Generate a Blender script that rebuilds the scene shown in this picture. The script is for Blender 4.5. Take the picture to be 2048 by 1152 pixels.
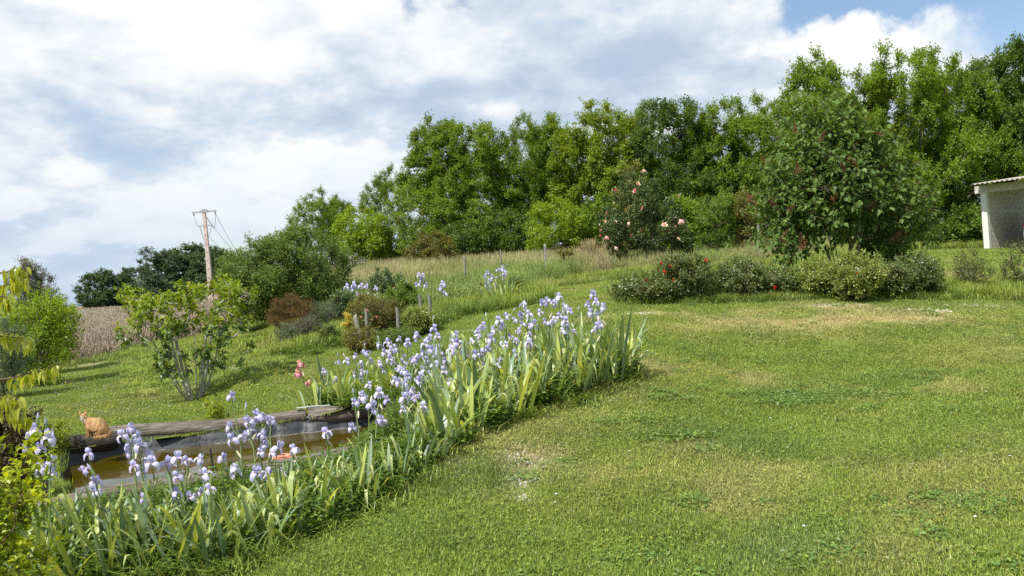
import bpy, bmesh, math, random
import numpy as np
from mathutils import Vector, Matrix, Euler
R = math.radians
PI = math.pi
for o in list(bpy.data.objects): bpy.data.objects.remove(o)
sc = bpy.context.scene
col = sc.collection

# ------------------------------------------------------------------ camera
F = 1671.0                                   # focal length in pixels of the 2048 px wide photograph
PITCH, ROLL = R(1.03), R(4.6)
CAM = np.array([0.0, 0.0, 1.6])
fw = np.array([0, math.cos(PITCH), -math.sin(PITCH)])
u0 = np.array([0, math.sin(PITCH), math.cos(PITCH)])
r0 = np.array([1.0, 0, 0])
RT = math.cos(ROLL) * r0 - math.sin(ROLL) * u0
UP = math.cos(ROLL) * u0 + math.sin(ROLL) * r0
cd = bpy.data.cameras.new('camera'); cam = bpy.data.objects.new('camera', cd); col.objects.link(cam)
cd.sensor_width = 36; cd.lens = F / 2048 * 36; cd.clip_start = 0.05; cd.clip_end = 20000
cam.matrix_world = Matrix(((RT[0], UP[0], -fw[0], CAM[0]), (RT[1], UP[1], -fw[1], CAM[1]), (RT[2], UP[2], -fw[2], CAM[2]), (0, 0, 0, 1)))
sc.camera = cam

def ray(px, py):
    d = fw + (px - 1024) / F * RT + (576 - py) / F * UP
    return d
def at(px, py, D):
    d = ray(px, py); return CAM + d * (D / d[1])

# ------------------------------------------------------------------ world, sun, exposure
SUN_AZ, SUN_EL = R(50), R(55)                # the sun stands behind the left shoulder
to_sun = Vector((-math.cos(SUN_AZ) * math.cos(SUN_EL), -math.sin(SUN_AZ) * math.cos(SUN_EL), math.sin(SUN_EL)))
sd = bpy.data.lights.new('sun', 'SUN'); sun = bpy.data.objects.new('sun', sd); col.objects.link(sun)
sd.energy = 5.0; sd.angle = R(0.53); sd.color = (1.0, 0.955, 0.87)
sun.rotation_euler = to_sun.to_track_quat('Z', 'Y').to_euler()
sc.view_settings.view_transform = 'Standard'; sc.view_settings.look = 'None'
sc.view_settings.exposure = 0.42; sc.view_settings.gamma = 1.0; sc.view_settings.use_curve_mapping = False
sc.render.engine = 'CYCLES'
sc.cycles.max_bounces = 6; sc.cycles.diffuse_bounces = 3; sc.cycles.glossy_bounces = 2; sc.cycles.transmission_bounces = 4
sc.cycles.use_denoising = False

world = bpy.data.worlds.new('World'); sc.world = world; world.use_nodes = True
wt = world.node_tree; wt.nodes.clear()
def N(t, typ, **kw):
    n = t.nodes.new(typ)
    for k, v in kw.items(): setattr(n, k, v)
    return n
def M(t, op, a, b=None, c=None, clamp=False):
    n = t.nodes.new('ShaderNodeMath'); n.operation = op; n.use_clamp = clamp
    for i, v in enumerate((a, b, c)):
        if v is None: continue
        if isinstance(v, (int, float)): n.inputs[i].default_value = v
        else: t.links.new(v, n.inputs[i])
    return n.outputs[0]
def smooth(t, v, lo, hi, a=0.0, b=1.0):
    n = t.nodes.new('ShaderNodeMapRange'); n.interpolation_type = 'SMOOTHSTEP'
    t.links.new(v, n.inputs[0]); n.inputs[1].default_value = lo; n.inputs[2].default_value = hi
    n.inputs[3].default_value = a; n.inputs[4].default_value = b
    return n.outputs[0]
def azel(px, py):
    d = ray(px, py); d = d / np.linalg.norm(d)
    return math.atan2(d[0], d[1]), math.asin(d[2])
def build_world(t):
    L = t.links.new
    tc = N(t, 'ShaderNodeTexCoord')
    nrm = N(t, 'ShaderNodeVectorMath', operation='NORMALIZE'); L(tc.outputs['Generated'], nrm.inputs[0])
    sep = N(t, 'ShaderNodeSeparateXYZ'); L(nrm.outputs[0], sep.inputs[0])
    x, y, z = sep.outputs
    zz = M(t, 'MAXIMUM', z, 0.0)
    den = M(t, 'ADD', zz, 0.30)
    com = N(t, 'ShaderNodeCombineXYZ'); L(M(t, 'DIVIDE', x, den), com.inputs[0]); L(M(t, 'DIVIDE', y, den), com.inputs[1])
    def noise(scale, detail, rough, dist=0.0, off=(0, 0, 0)):
        mp = N(t, 'ShaderNodeVectorMath', operation='ADD'); L(com.outputs[0], mp.inputs[0]); mp.inputs[1].default_value = off
        n = N(t, 'ShaderNodeTexNoise'); n.inputs['Scale'].default_value = scale; n.inputs['Detail'].default_value = detail
        n.inputs['Roughness'].default_value = rough; n.inputs['Distortion'].default_value = dist
        L(mp.outputs[0], n.inputs['Vector']); return n
    # direction based lumps, their outlines broken up by noise
    wn = N(t, 'ShaderNodeTexNoise'); wn.inputs['Scale'].default_value = 5.0; wn.inputs['Detail'].default_value = 7; wn.inputs['Roughness'].default_value = 0.6
    L(nrm.outputs[0], wn.inputs['Vector'])
    ws = N(t, 'ShaderNodeSeparateXYZ'); L(wn.outputs['Color'], ws.inputs[0])
    az = M(t, 'ADD', M(t, 'ARCTAN2', x, y), M(t, 'MULTIPLY', M(t, 'SUBTRACT', ws.outputs[0], 0.5), 0.30))
    el = M(t, 'ADD', M(t, 'ARCSINE', z), M(t, 'MULTIPLY', M(t, 'SUBTRACT', ws.outputs[1], 0.5), 0.15))
    def blobs(lst, start):
        s = start
        for px, py, sx, sy, w in lst:
            a, e = azel(px, py)
            da = M(t, 'MULTIPLY', M(t, 'SUBTRACT', az, a), F / sx)
            # follow the camera roll a little: lumps are level in the world
            de = M(t, 'MULTIPLY', M(t, 'SUBTRACT', el, e), F / sy)
            q = M(t, 'ADD', M(t, 'MULTIPLY', da, da), M(t, 'MULTIPLY', de, de))
            g = M(t, 'MULTIPLY', M(t, 'EXPONENT', M(t, 'MULTIPLY', q, -1.0)), w)
            s = M(t, 'ADD', s, g)
        return s
    n1 = noise(1.9, 9, 0.55, 0.2, (3.1, 1.7, 0)).outputs['Fac']
    n2 = noise(1.5, 5, 0.5, 0.3, (7.3, 4.2, 2)).outputs['Fac']
    n3 = noise(6.5, 8, 0.62, 0.3, (1.3, 9.2, 5)).outputs['Fac']
    cover = blobs([(1960, -10, 260, 85, -0.95), (1680, -20, 90, 45, -0.55), (190, 305, 120, 40, -0.06), (1700, 95, 260, 45, 0.40), (800, 420, 160, 40, -0.12),
                   (870, 20, 40, 20, -0.2), (600, 470, 200, 40, -0.10), (100, 420, 90, 30, -0.08)], M(t, 'MULTIPLY', n1, 0.9))
    cover = smooth(t, cover, 0.17, 0.42)
    br = M(t, 'ADD', M(t, 'MULTIPLY', M(t, 'SUBTRACT', n2, 0.5), 1.0), M(t, 'MULTIPLY', M(t, 'SUBTRACT', n3, 0.5), 1.1))
    br = blobs([(560, 50, 420, 170, 0.55), (150, 110, 280, 100, 0.22), (740, 225, 300, 42, -0.42), (1010, 262, 170, 45, -0.22), (1200, 120, 270, 80, -0.32),
                (180, 235, 300, 36, -0.15), (330, 290, 190, 36, -0.22), (480, 285, 100, 36, 0.55), (600, 350, 230, 55, 0.35), (1030, 215, 75, 26, 0.70),
                (1760, 85, 240, 60, 0.55), (1450, 55, 170, 70, 0.12), (1420, 190, 190, 60, -0.12), (120, 440, 230, 45, 0.05), (450, 440, 160, 30, 0.12)],
               M(t, 'ADD', br, 0.385))
    # heaped clouds: crisp heads lit from above, grey below
    def nz(k):
        mp = N(t, 'ShaderNodeVectorMath', operation='SCALE'); L(com.outputs[0], mp.inputs[0]); mp.inputs['Scale'].default_value = k
        n = N(t, 'ShaderNodeTexNoise'); n.inputs['Scale'].default_value = 2.6; n.inputs['Detail'].default_value = 10; n.inputs['Roughness'].default_value = 0.54; L(mp.outputs[0], n.inputs['Vector']); return n.outputs['Fac']
    ca, cb_ = nz(1.0), nz(0.955)
    br = M(t, 'ADD', br, M(t, 'MULTIPLY', M(t, 'SUBTRACT', ca, cb_), 2.0))
    heap = blobs([(480, 285, 110, 40, 0.20), (600, 350, 230, 60, 0.16), (1030, 215, 80, 30, 0.26), (1740, 90, 250, 60, 0.22), (90, 450, 170, 50, 0.10), (400, 440, 140, 40, 0.12), (40, 280, 120, 60, 0.10), (260, 380, 160, 40, 0.08), (740, 225, 320, 50, -0.25), (1200, 120, 300, 90, -0.12), (250, 240, 240, 40, -0.15)], ca)
    hm = smooth(t, heap, 0.535, 0.62)
    br = M(t, 'ADD', br, M(t, 'MULTIPLY', hm, 0.34))
    low = smooth(t, el, 0.02, 0.22, 1.0, 0.0)
    ramp = N(t, 'ShaderNodeValToRGB'); L(br, ramp.inputs[0])
    e = ramp.color_ramp.elements
    e[0].position = 0.0; e[0].color = (0.47, 0.58, 0.72, 1)
    e[1].position = 1.0; e[1].color = (0.98, 0.98, 0.97, 1)
    m1 = ramp.color_ramp.elements.new(0.35); m1.color = (0.62, 0.71, 0.82, 1)
    m2 = ramp.color_ramp.elements.new(0.65); m2.color = (0.84, 0.87, 0.91, 1)
    mx = N(t, 'ShaderNodeMix', data_type='RGBA', blend_type='MIX'); L(ramp.outputs[0], mx.inputs[6]); mx.inputs[7].default_value = (0.52, 0.64, 0.80, 1)
    L(M(t, 'MULTIPLY', low, 0.65), mx.inputs[0])
    sky = N(t, 'ShaderNodeTexSky', sky_type='NISHITA', sun_disc=False); sky.sun_elevation = SUN_EL; sky.sun_rotation = R(220)
    sky.air_density = 1.0; sky.dust_density = 0.6; sky.ozone_density = 1.2
    b1 = N(t, 'ShaderNodeBackground'); L(sky.outputs[0], b1.inputs[0]); b1.inputs[1].default_value = 0.11
    b2 = N(t, 'ShaderNodeBackground'); L(mx.outputs[2], b2.inputs[0]); b2.inputs[1].default_value = 0.80
    ms = N(t, 'ShaderNodeMixShader'); L(cover, ms.inputs[0]); L(b1.outputs[0], ms.inputs[1]); L(b2.outputs[0], ms.inputs[2])
    out = N(t, 'ShaderNodeOutputWorld'); L(ms.outputs[0], out.inputs[0])
build_world(wt)
world.cycles.sampling_method = 'MANUAL'; world.cycles.sample_map_resolution = 512

# ------------------------------------------------------------------ helpers: objects
def tag(o, label=None, cat=None, group=None, kind=None):
    if label: o['label'] = label
    if cat: o['category'] = cat
    if group: o['group'] = group
    if kind: o['kind'] = kind
    return o
def empty(name, loc, label, cat, group=None, rz=0.0):
    o = bpy.data.objects.new(name, None); col.objects.link(o); o.location = [float(v) for v in loc]; o.rotation_euler = (0, 0, rz)
    o.empty_display_size = 0.1
    return tag(o, label, cat, group)
def link(name, me, parent=None, loc=None, rot=None, scl=None):
    o = bpy.data.objects.new(name, me); col.objects.link(o)
    if parent is not None: o.parent = parent
    if loc is not None: o.location = [float(v) for v in loc]
    if rot is not None: o.rotation_euler = rot
    if scl is not None: o.scale = (scl, scl, scl) if isinstance(scl, (int, float)) else scl
    return o

class Geo:
    """collects vertex and face arrays and builds one mesh"""
    def __init__(s): s.V = []; s.Fc = []; s.r = []; s.m = []; s.n = 0; s.sm = []
    def add(s, V, Fa, r=None, m=0, smooth=False):
        V = np.asarray(V, float).reshape(-1, 3); Fa = np.asarray(Fa, int)
        if len(Fa) == 0: return s
        s.V.append(V); s.Fc.append(Fa + s.n); s.n += len(V)
        s.r.append(np.full(len(Fa), 0.5) if r is None else np.broadcast_to(np.asarray(r, float), (len(Fa),)))
        s.m.append(np.full(len(Fa), m, int)); s.sm.append(np.full(len(Fa), smooth, bool)); return s
    def box(s, c, size, r=None, m=0, rz=0.0):
        x, y, z = [v / 2 for v in size]
        V = np.array([(i * x, j * y, k * z) for k in (-1, 1) for j in (-1, 1) for i in (-1, 1)], float)
        if rz: ca, sa = math.cos(rz), math.sin(rz); V = np.c_[V[:, 0] * ca - V[:, 1] * sa, V[:, 0] * sa + V[:, 1] * ca, V[:, 2]]
        return s.add(V + np.asarray(c), [(0, 2, 3, 1), (4, 5, 7, 6), (0, 1, 5, 4), (2, 6, 7, 3), (0, 4, 6, 2), (1, 3, 7, 5)], r, m)
    def segs(s, P0, P1, r0, r1, k=5, r=None, m=0):
        """frusta between points"""
        P0 = np.asarray(P0, float).reshape(-1, 3); P1 = np.asarray(P1, float).reshape(-1, 3); n = len(P0)
        if n == 0: return s
        r0 = np.broadcast_to(r0, (n,)); r1 = np.broadcast_to(r1, (n,))
        d = P1 - P0; ln = np.linalg.norm(d, axis=1, keepdims=True) + 1e-9; d = d / ln
        a = np.where(np.abs(d[:, 2:3]) < 0.9, np.array([[0, 0, 1.0]]), np.array([[1.0, 0, 0]]))
        e1 = np.cross(d, a); e1 /= np.linalg.norm(e1, axis=1, keepdims=True); e2 = np.cross(d, e1)
        th = np.arange(k) / k * 2 * PI
        ring = e1[:, None, :] * np.cos(th)[None, :, None] + e2[:, None, :] * np.sin(th)[None, :, None]
        V = np.concatenate([P0[:, None] + ring * r0[:, None, None], P1[:, None] + ring * r1[:, None, None]], 1)
        i = np.arange(k); j = (i + 1) % k
        f = np.stack([i, i + k, j + k, j], 1)
        Fa = (f[None] + (np.arange(n) * 2 * k)[:, None, None]).reshape(-1, 4)
        rr = None if r is None else np.repeat(np.broadcast_to(r, (n,)), k)
        return s.add(V.reshape(-1, 3), Fa, rr, m, True)
    def tube(s, pts, rad, k=6, r=None, m=0, caps=True):
        pts = np.asarray(pts, float); n = len(pts); rad = np.broadcast_to(np.asarray(rad, float), (n,))
        d = np.gradient(pts, axis=0); d /= np.linalg.norm(d, axis=1, keepdims=True) + 1e-9
        a = np.array([0, 0, 1.0]) if abs(d[0][2]) < 0.8 else np.array([1.0, 0, 0])
        V = []
        for i in range(n):
            e1 = np.cross(d[i], a); e1 /= np.linalg.norm(e1) + 1e-9; e2 = np.cross(d[i], e1)
            for q in range(k):
                th = q / k * 2 * PI; V.append(pts[i] + (e1 * math.cos(th) + e2 * math.sin(th)) * rad[i])
        Fa = [(i * k + q, (i + 1) * k + q, (i + 1) * k + (q + 1) % k, i * k + (q + 1) % k) for i in range(n - 1) for q in range(k)]
        s.add(V, Fa, r, m, True)
        if caps:
            for base in (0, (n - 1) * k):
                c = np.mean(V[base:base + k], axis=0)
                s.add(np.vstack([V[base:base + k], c]), [(q, (q + 1) % k, k) for q in range(k)], r, m)
        return s
    def scatter(s, tV, tF, P, X, Y, Z, S, r=None, m=0, smooth=False):
        """template copied to N frames; X,Y,Z rows are axes"""
        tV = np.asarray(tV, float); tF = np.asarray(tF, int); n = len(P)
        if n == 0: return s
        S = np.broadcast_to(np.asarray(S, float), (n,))
        V = (tV[None, :, 0, None] * X[:, None] + tV[None, :, 1, None] * Y[:, None] + tV[None, :, 2, None] * Z[:, None]) * S[:, None, None] + P[:, None]
        Fa = (tF[None] + (np.arange(n) * len(tV))[:, None, None]).reshape(-1, tF.shape[1])
        rr = None if r is None else np.repeat(np.broadcast_to(r, (n,)), len(tF))
        return s.add(V.reshape(-1, 3), Fa, rr, m, smooth)
    def mesh(s, name, mats):
        me = bpy.data.meshes.new(name)
        V = np.concatenate(s.V); me.vertices.add(len(V)); me.vertices.foreach_set('co', V.astype(np.float32).ravel())
        nl = sum(f.size for f in s.Fc); npoly = sum(len(f) for f in s.Fc)
        me.loops.add(nl); me.polygons.add(npoly)
        me.loops.foreach_set('vertex_index', np.concatenate([f.ravel() for f in s.Fc]).astype(np.int32))
        tot = np.concatenate([np.full(len(f), f.shape[1]) for f in s.Fc])
        me.polygons.foreach_set('loop_start', np.concatenate([[0], np.cumsum(tot)[:-1]]).astype(np.int32))
        me.polygons.foreach_set('material_index', np.concatenate(s.m).astype(np.int32))
        me.polygons.foreach_set('use_smooth', np.concatenate(s.sm))
        me.update(calc_edges=True)
        at_ = me.attributes.new('r', 'FLOAT', 'FACE'); at_.data.foreach_set('value', np.concatenate(s.r).astype(np.float32))
        for m in (mats if isinstance(mats, (list, tuple)) else [mats]): me.materials.append(m)
        return me
    def obj(s, name, mats, parent=None, **kw): return link(name, s.mesh(name, mats), parent, **kw)

def unit(v): return v / (np.linalg.norm(v, axis=-1, keepdims=True) + 1e-9)
def frames(dirs, nrm):
    Y = unit(dirs); Z = unit(nrm - (nrm * Y).sum(-1, keepdims=True) * Y); X = np.cross(Y, Z); return X, Y, Z

# value noise for layout
def _hash(ix, iy, seed):
    h = (ix * 374761393 + iy * 668265263 + seed * 144665) & 0xffffffff
    h = ((h ^ (h >> 13)) * 1274126177) & 0xffffffff
    return ((h ^ (h >> 16)) & 0xffff) / 65535.0
def vnoise(x, y, seed=0):
    x = np.asarray(x, float); y = np.asarray(y, float)
    ix = np.floor(x).astype(np.int64); iy = np.floor(y).astype(np.int64); fx = x - ix; fy = y - iy
    fx = fx * fx * (3 - 2 * fx); fy = fy * fy * (3 - 2 * fy)
    a = _hash(ix, iy, seed); b = _hash(ix + 1, iy, seed); c = _hash(ix, iy + 1, seed); d = _hash(ix + 1, iy + 1, seed)
    return (a * (1 - fx) + b * fx) * (1 - fy) + (c * (1 - fx) + d * fx) * fy
def fbm(x, y, seed=0, o=4):
    s = 0; a = 0.5; t = 0
    for i in range(o): s = s + a * vnoise(np.asarray(x) * 2 ** i, np.asarray(y) * 2 ** i, seed + i * 17); t += a; a *= 0.5
    return s / t

# ------------------------------------------------------------------ materials
def new_mat(name):
    m = bpy.data.materials.new(name); m.use_nodes = True; m.node_tree.nodes.clear(); return m, m.node_tree
def leaf_mat(name, c1, c2, trans=0.35, gloss=0.05, rough=0.45, rnd=0.0, c3=None, tcol=None):
    """c1..c2 by the random value of each leaf; rnd mixes in the per object random"""
    m, t = new_mat(name); L = t.links.new
    a = N(t, 'ShaderNodeAttribute', attribute_name='r')
    f = a.outputs['Fac']
    if rnd:
        oi = N(t, 'ShaderNodeObjectInfo'); f = M(t, 'ADD', M(t, 'MULTIPLY', f, 1 - rnd), M(t, 'MULTIPLY', oi.outputs['Random'], rnd))
    rp = N(t, 'ShaderNodeValToRGB'); L(f, rp.inputs[0]); e = rp.color_ramp.elements
    e[0].color = (*c1, 1); e[1].color = (*c2, 1); e[0].position = 0.1; e[1].position = 0.9
    if c3: e[1].position = 0.8; q = e.new(0.96); q.color = (*c3, 1)
    tcn = N(t, 'ShaderNodeTexCoord'); ns = N(t, 'ShaderNodeTexNoise'); ns.inputs['Scale'].default_value = 1.3; ns.inputs['Detail'].default_value = 2
    L(tcn.outputs['Object'], ns.inputs['Vector'])
    hs = N(t, 'ShaderNodeHueSaturation'); L(rp.outputs[0], hs.inputs['Color']); L(M(t, 'ADD', M(t, 'MULTIPLY', ns.outputs[0], 0.8), 0.6), hs.inputs['Value'])
    d = N(t, 'ShaderNodeBsdfDiffuse'); L(hs.outputs[0], d.inputs[0])
    tr = N(t, 'ShaderNodeBsdfTranslucent')
    mm = N(t, 'ShaderNodeMix', data_type='RGBA', blend_type='MULTIPLY'); mm.inputs[0].default_value = 1.0; L(hs.outputs[0], mm.inputs[6]); mm.inputs[7].default_value = (*(tcol or (2.0, 1.75, 0.7)), 1)
    L(mm.outputs[2], tr.inputs[0])
    g = N(t, 'ShaderNodeBsdfGlossy'); g.inputs['Roughness'].default_value = rough
    s1 = N(t, 'ShaderNodeMixShader'); s1.inputs[0].default_value = trans; L(d.outputs[0], s1.inputs[1]); L(tr.outputs[0], s1.inputs[2])
    s2 = N(t, 'ShaderNodeMixShader'); s2.inputs[0].default_value = gloss; L(s1.outputs[0], s2.inputs[1]); L(g.outputs[0], s2.inputs[2])
    o = N(t, 'ShaderNodeOutputMaterial'); L(s2.outputs[0], o.inputs[0]); return m
def surf_mat(name, c1, c2, scale=8, detail=6, rough=0.8, bump=0.3, bscale=None, stretch=(1, 1, 1), spec=0.3, metal=0.0, c3=None, dist=0.02, coord='Object'):
    m, t = new_mat(name); L = t.links.new
    tcn = N(t, 'ShaderNodeTexCoord'); mp = N(t, 'ShaderNodeMapping'); mp.inputs['Scale'].default_value = stretch
    L(tcn.outputs[coord], mp.inputs[0])
    ns = N(t, 'ShaderNodeTexNoise'); ns.inputs['Scale'].default_value = scale; ns.inputs['Detail'].default_value = detail; ns.inputs['Roughness'].default_value = 0.62
    L(mp.outputs[0], ns.inputs['Vector'])
    rp = N(t, 'ShaderNodeValToRGB'); L(ns.outputs[0], rp.inputs[0]); e = rp.color_ramp.elements
    e[0].position = 0.3; e[0].color = (*c1, 1); e[1].position = 0.7; e[1].color = (*c2, 1)
    if c3: q = e.new(0.5); q.color = (*c3, 1)
    n2 = N(t, 'ShaderNodeTexNoise'); n2.inputs['Scale'].default_value = bscale or scale * 3; n2.inputs['Detail'].default_value = 5; L(mp.outputs[0], n2.inputs['Vector'])
    b = N(t, 'ShaderNodeBump'); b.inputs['Strength'].default_value = bump; b.inputs['Distance'].default_value = dist; L(n2.outputs[0], b.inputs['Height'])
    p = N(t, 'ShaderNodeBsdfPrincipled'); L(rp.outputs[0], p.inputs['Base Color']); p.inputs['Roughness'].default_value = rough
    p.inputs['Specular IOR Level'].default_value = spec; p.inputs['Metallic'].default_value = metal
    L(b.outputs[0], p.inputs['Normal']); o = N(t, 'ShaderNodeOutputMaterial'); L(p.outputs[0], o.inputs[0]); return m
MAT = {}
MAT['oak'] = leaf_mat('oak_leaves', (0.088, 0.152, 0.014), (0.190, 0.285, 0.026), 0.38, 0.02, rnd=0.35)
MAT['oak_y'] = leaf_mat('oak_leaves_yellowish', (0.105, 0.160, 0.012), (0.225, 0.305, 0.024), 0.38, 0.02, rnd=0.35)
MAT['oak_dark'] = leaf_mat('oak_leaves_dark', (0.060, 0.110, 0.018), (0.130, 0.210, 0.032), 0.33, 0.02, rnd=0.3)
MAT['lime'] = leaf_mat('lime_leaves', (0.14, 0.22, 0.014), (0.26, 0.36, 0.022), 0.42, 0.03)
MAT['far'] = leaf_mat('far_tree_leaves_haze_tint', (0.048, 0.090, 0.042), (0.090, 0.150, 0.062), 0.25, 0.02, rnd=0.3)  # green lifted in the leaf colour itself to imitate distance haze
MAT['far_pale'] = leaf_mat('far_pale_leaves', (0.07, 0.11, 0.06), (0.12, 0.165, 0.09), 0.25, 0.02)
MAT['willow'] = leaf_mat('willow_leaves', (0.080, 0.130, 0.024), (0.180, 0.250, 0.060), 0.30, 0.02)
MAT['lilac'] = leaf_mat('lilac_leaves', (0.055, 0.108, 0.020), (0.125, 0.205, 0.045), 0.28, 0.02, 0.5)
MAT['rose'] = leaf_mat('rose_leaves', (0.060, 0.095, 0.020), (0.155, 0.200, 0.055), 0.25, 0.05, 0.42, c3=(0.16, 0.07, 0.03))
MAT['rose_pale'] = leaf_mat('rose_leaves_pale', (0.12, 0.17, 0.03), (0.28, 0.33, 0.07), 0.3, 0.05, 0.42)
MAT['climber'] = leaf_mat('climbing_rose_leaves', (0.036, 0.074, 0.018), (0.105, 0.160, 0.042), 0.25, 0.05, 0.42, c3=(0.12, 0.06, 0.03))
MAT['rust'] = leaf_mat('rust_leaves', (0.13, 0.072, 0.030), (0.21, 0.130, 0.045), 0.25, 0.02, c3=(0.12, 0.15, 0.04))
MAT['rustgreen'] = leaf_mat('rust_green_leaves', (0.07, 0.10, 0.02), (0.17, 0.155, 0.035), 0.3, 0.03, c3=(0.26, 0.12, 0.03))
MAT['olive'] = leaf_mat('olive_leaves', (0.10, 0.13, 0.025), (0.21, 0.20, 0.045), 0.3, 0.04, c3=(0.26, 0.10, 0.03))
MAT['grey'] = leaf_mat('grey_leaves', (0.10, 0.15, 0.085), (0.19, 0.25, 0.15), 0.2, 0.04)
MAT['silver'] = leaf_mat('silver_leaves', (0.10, 0.115, 0.075), (0.22, 0.235, 0.17), 0.2, 0.04, c3=(0.20, 0.20, 0.05))
MAT['redtip'] = leaf_mat('red_tipped_leaves', (0.045, 0.10, 0.03), (0.10, 0.17, 0.045), 0.28, 0.07, c3=(0.30, 0.07, 0.03))
MAT['ball'] = leaf_mat('bright_green_leaves', (0.08, 0.16, 0.016), (0.16, 0.26, 0.028), 0.35, 0.04)
MAT['yellow'] = leaf_mat('yellow_leaves', (0.40, 0.36, 0.05), (0.62, 0.50, 0.12), 0.3, 0.04)
MAT['fig'] = leaf_mat('fresh_leaves', (0.12, 0.19, 0.016), (0.27, 0.33, 0.030), 0.42, 0.03, rnd=0.6, c3=(0.34, 0.26, 0.035))
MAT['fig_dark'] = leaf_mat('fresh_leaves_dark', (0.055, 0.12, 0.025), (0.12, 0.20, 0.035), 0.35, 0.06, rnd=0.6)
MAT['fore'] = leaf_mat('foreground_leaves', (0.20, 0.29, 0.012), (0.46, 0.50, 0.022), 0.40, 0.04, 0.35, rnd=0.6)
MAT['fore_in'] = leaf_mat('foreground_inner_leaves_shade_tint', (0.13, 0.21, 0.012), (0.34, 0.42, 0.020), 0.35, 0.03, 0.35)  # darker copy of the outer leaf colour, the shrub's inner shade painted in
MAT['hang'] = leaf_mat('hanging_leaves', (0.24, 0.31, 0.028), (0.42, 0.45, 0.060), 0.45, 0.06, 0.35, rnd=0.6)
MAT['maroon'] = leaf_mat('dark_red_leaves', (0.045, 0.030, 0.018), (0.085, 0.070, 0.024), 0.25, 0.06, c3=(0.13, 0.15, 0.02))
MAT['weed'] = leaf_mat('weed_leaves', (0.045, 0.10, 0.018), (0.15, 0.23, 0.03), 0.35, 0.02)
MAT['iris_leaf'] = leaf_mat('iris_leaf_green', (0.17, 0.26, 0.080), (0.42, 0.48, 0.12), 0.34, 0.04, 0.4, rnd=1.0)
MAT['iris_leaf_pale'] = leaf_mat('iris_leaf_pale', (0.30, 0.38, 0.12), (0.54, 0.57, 0.24), 0.3, 0.07, 0.4, rnd=1.0, tcol=(1.2, 1.1, 0.6))
MAT['iris_leaf_blue'] = leaf_mat('iris_leaf_glaucous', (0.12, 0.20, 0.12), (0.26, 0.35, 0.20), 0.28, 0.05, 0.4, rnd=1.0)
MAT['iris_stem'] = leaf_mat('iris_stem_green', (0.16, 0.24, 0.09), (0.26, 0.33, 0.13), 0.1, 0.05, rnd=0.8)
def petal_mat(name, ca, cb, trans=0.35, tc=(1.0, 1.0, 1.05)):
    return leaf_mat(name, ca, cb, trans, 0.02, 0.6, rnd=0.35, tcol=tc)
MAT['petal_up'] = petal_mat('iris_standard_petal', (0.45, 0.43, 0.76), (0.74, 0.73, 0.90))
MAT['petal_dn'] = petal_mat('iris_fall_petal', (0.43, 0.38, 0.72), (0.80, 0.79, 0.91))
MAT['petal_violet'] = petal_mat('iris_violet_petal', (0.38, 0.33, 0.70), (0.58, 0.54, 0.82))
MAT['beard'] = surf_mat('iris_beard', (0.75, 0.50, 0.08), (0.85, 0.62, 0.15))
MAT['papery'] = surf_mat('papery_bract', (0.45, 0.40, 0.25), (0.62, 0.58, 0.42))
MAT['pink_up'] = petal_mat('pink_iris_standard', (0.80, 0.42, 0.32), (0.88, 0.58, 0.42), tc=(1, .9, .8))
MAT['pink_dn'] = petal_mat('pink_iris_fall', (0.62, 0.20, 0.32), (0.80, 0.35, 0.42), tc=(1, .9, .9))
MAT['white_petal'] = leaf_mat('daisy_petal', (0.75, 0.75, 0.72), (0.82, 0.82, 0.80), 0.2, 0.02, tcol=(1, 1, 1))
for nm, a_, b_ in (('rose_hot', (0.75, 0.06, 0.16), (0.85, 0.16, 0.28)), ('rose_pink', (0.80, 0.28, 0.30), (0.86, 0.50, 0.46)), ('rose_pale_f', (0.84, 0.52, 0.42), (0.88, 0.72, 0.60)),
                   ('rose_peach', (0.84, 0.50, 0.32), (0.88, 0.68, 0.50)), ('rose_red', (0.62, 0.012, 0.012), (0.75, 0.03, 0.02)), ('rose_coral', (0.80, 0.22, 0.14), (0.86, 0.36, 0.26)),
                   ('lilac_dead', (0.12, 0.055, 0.025), (0.22, 0.10, 0.045)), ('yellow_f', (0.7, 0.55, 0.05), (0.8, 0.7, 0.12))):
    MAT[nm] = petal_mat(nm + '_petal', a_, b_, 0.2, (1, 1, 1))
MAT['bark'] = surf_mat('oak_bark', (0.045, 0.038, 0.030), (0.12, 0.105, 0.085), 6, stretch=(2, 2, .5), bump=0.6)
MAT['bark_pale'] = surf_mat('pale_grey_bark', (0.20, 0.19, 0.165), (0.42, 0.40, 0.36), 14, stretch=(2, 2, .6), bump=0.4)
MAT['bark_twig'] = surf_mat('brown_twig_bark', (0.06, 0.045, 0.03), (0.15, 0.11, 0.075), 14)
MAT['log'] = surf_mat('weathered_log', (0.048, 0.043, 0.038), (0.28, 0.262, 0.238), 9, 9, 0.9, 1.0, bscale=20, stretch=(0.35, 3.0, 3.0), c3=(0.15, 0.125, 0.105), dist=0.03)
MAT['log_dark'] = surf_mat('dark_and_shadowed_log', (0.020, 0.018, 0.015), (0.11, 0.10, 0.085), 9, 8, 0.9, 1.0, bscale=20, stretch=(0.35, 3.0, 3.0), c3=(0.045, 0.04, 0.034), dist=0.03)  # cast shadow on the cat's log put into the colour; stake itself dark
MAT['post'] = surf_mat('grey_post_wood', (0.14, 0.13, 0.115), (0.36, 0.34, 0.31), 16, stretch=(3, 3, .4), bump=0.5)
MAT['plate'] = surf_mat('galvanised_plate', (0.50, 0.54, 0.55), (0.68, 0.72, 0.73), 30, rough=0.5, metal=0.4)
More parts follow.
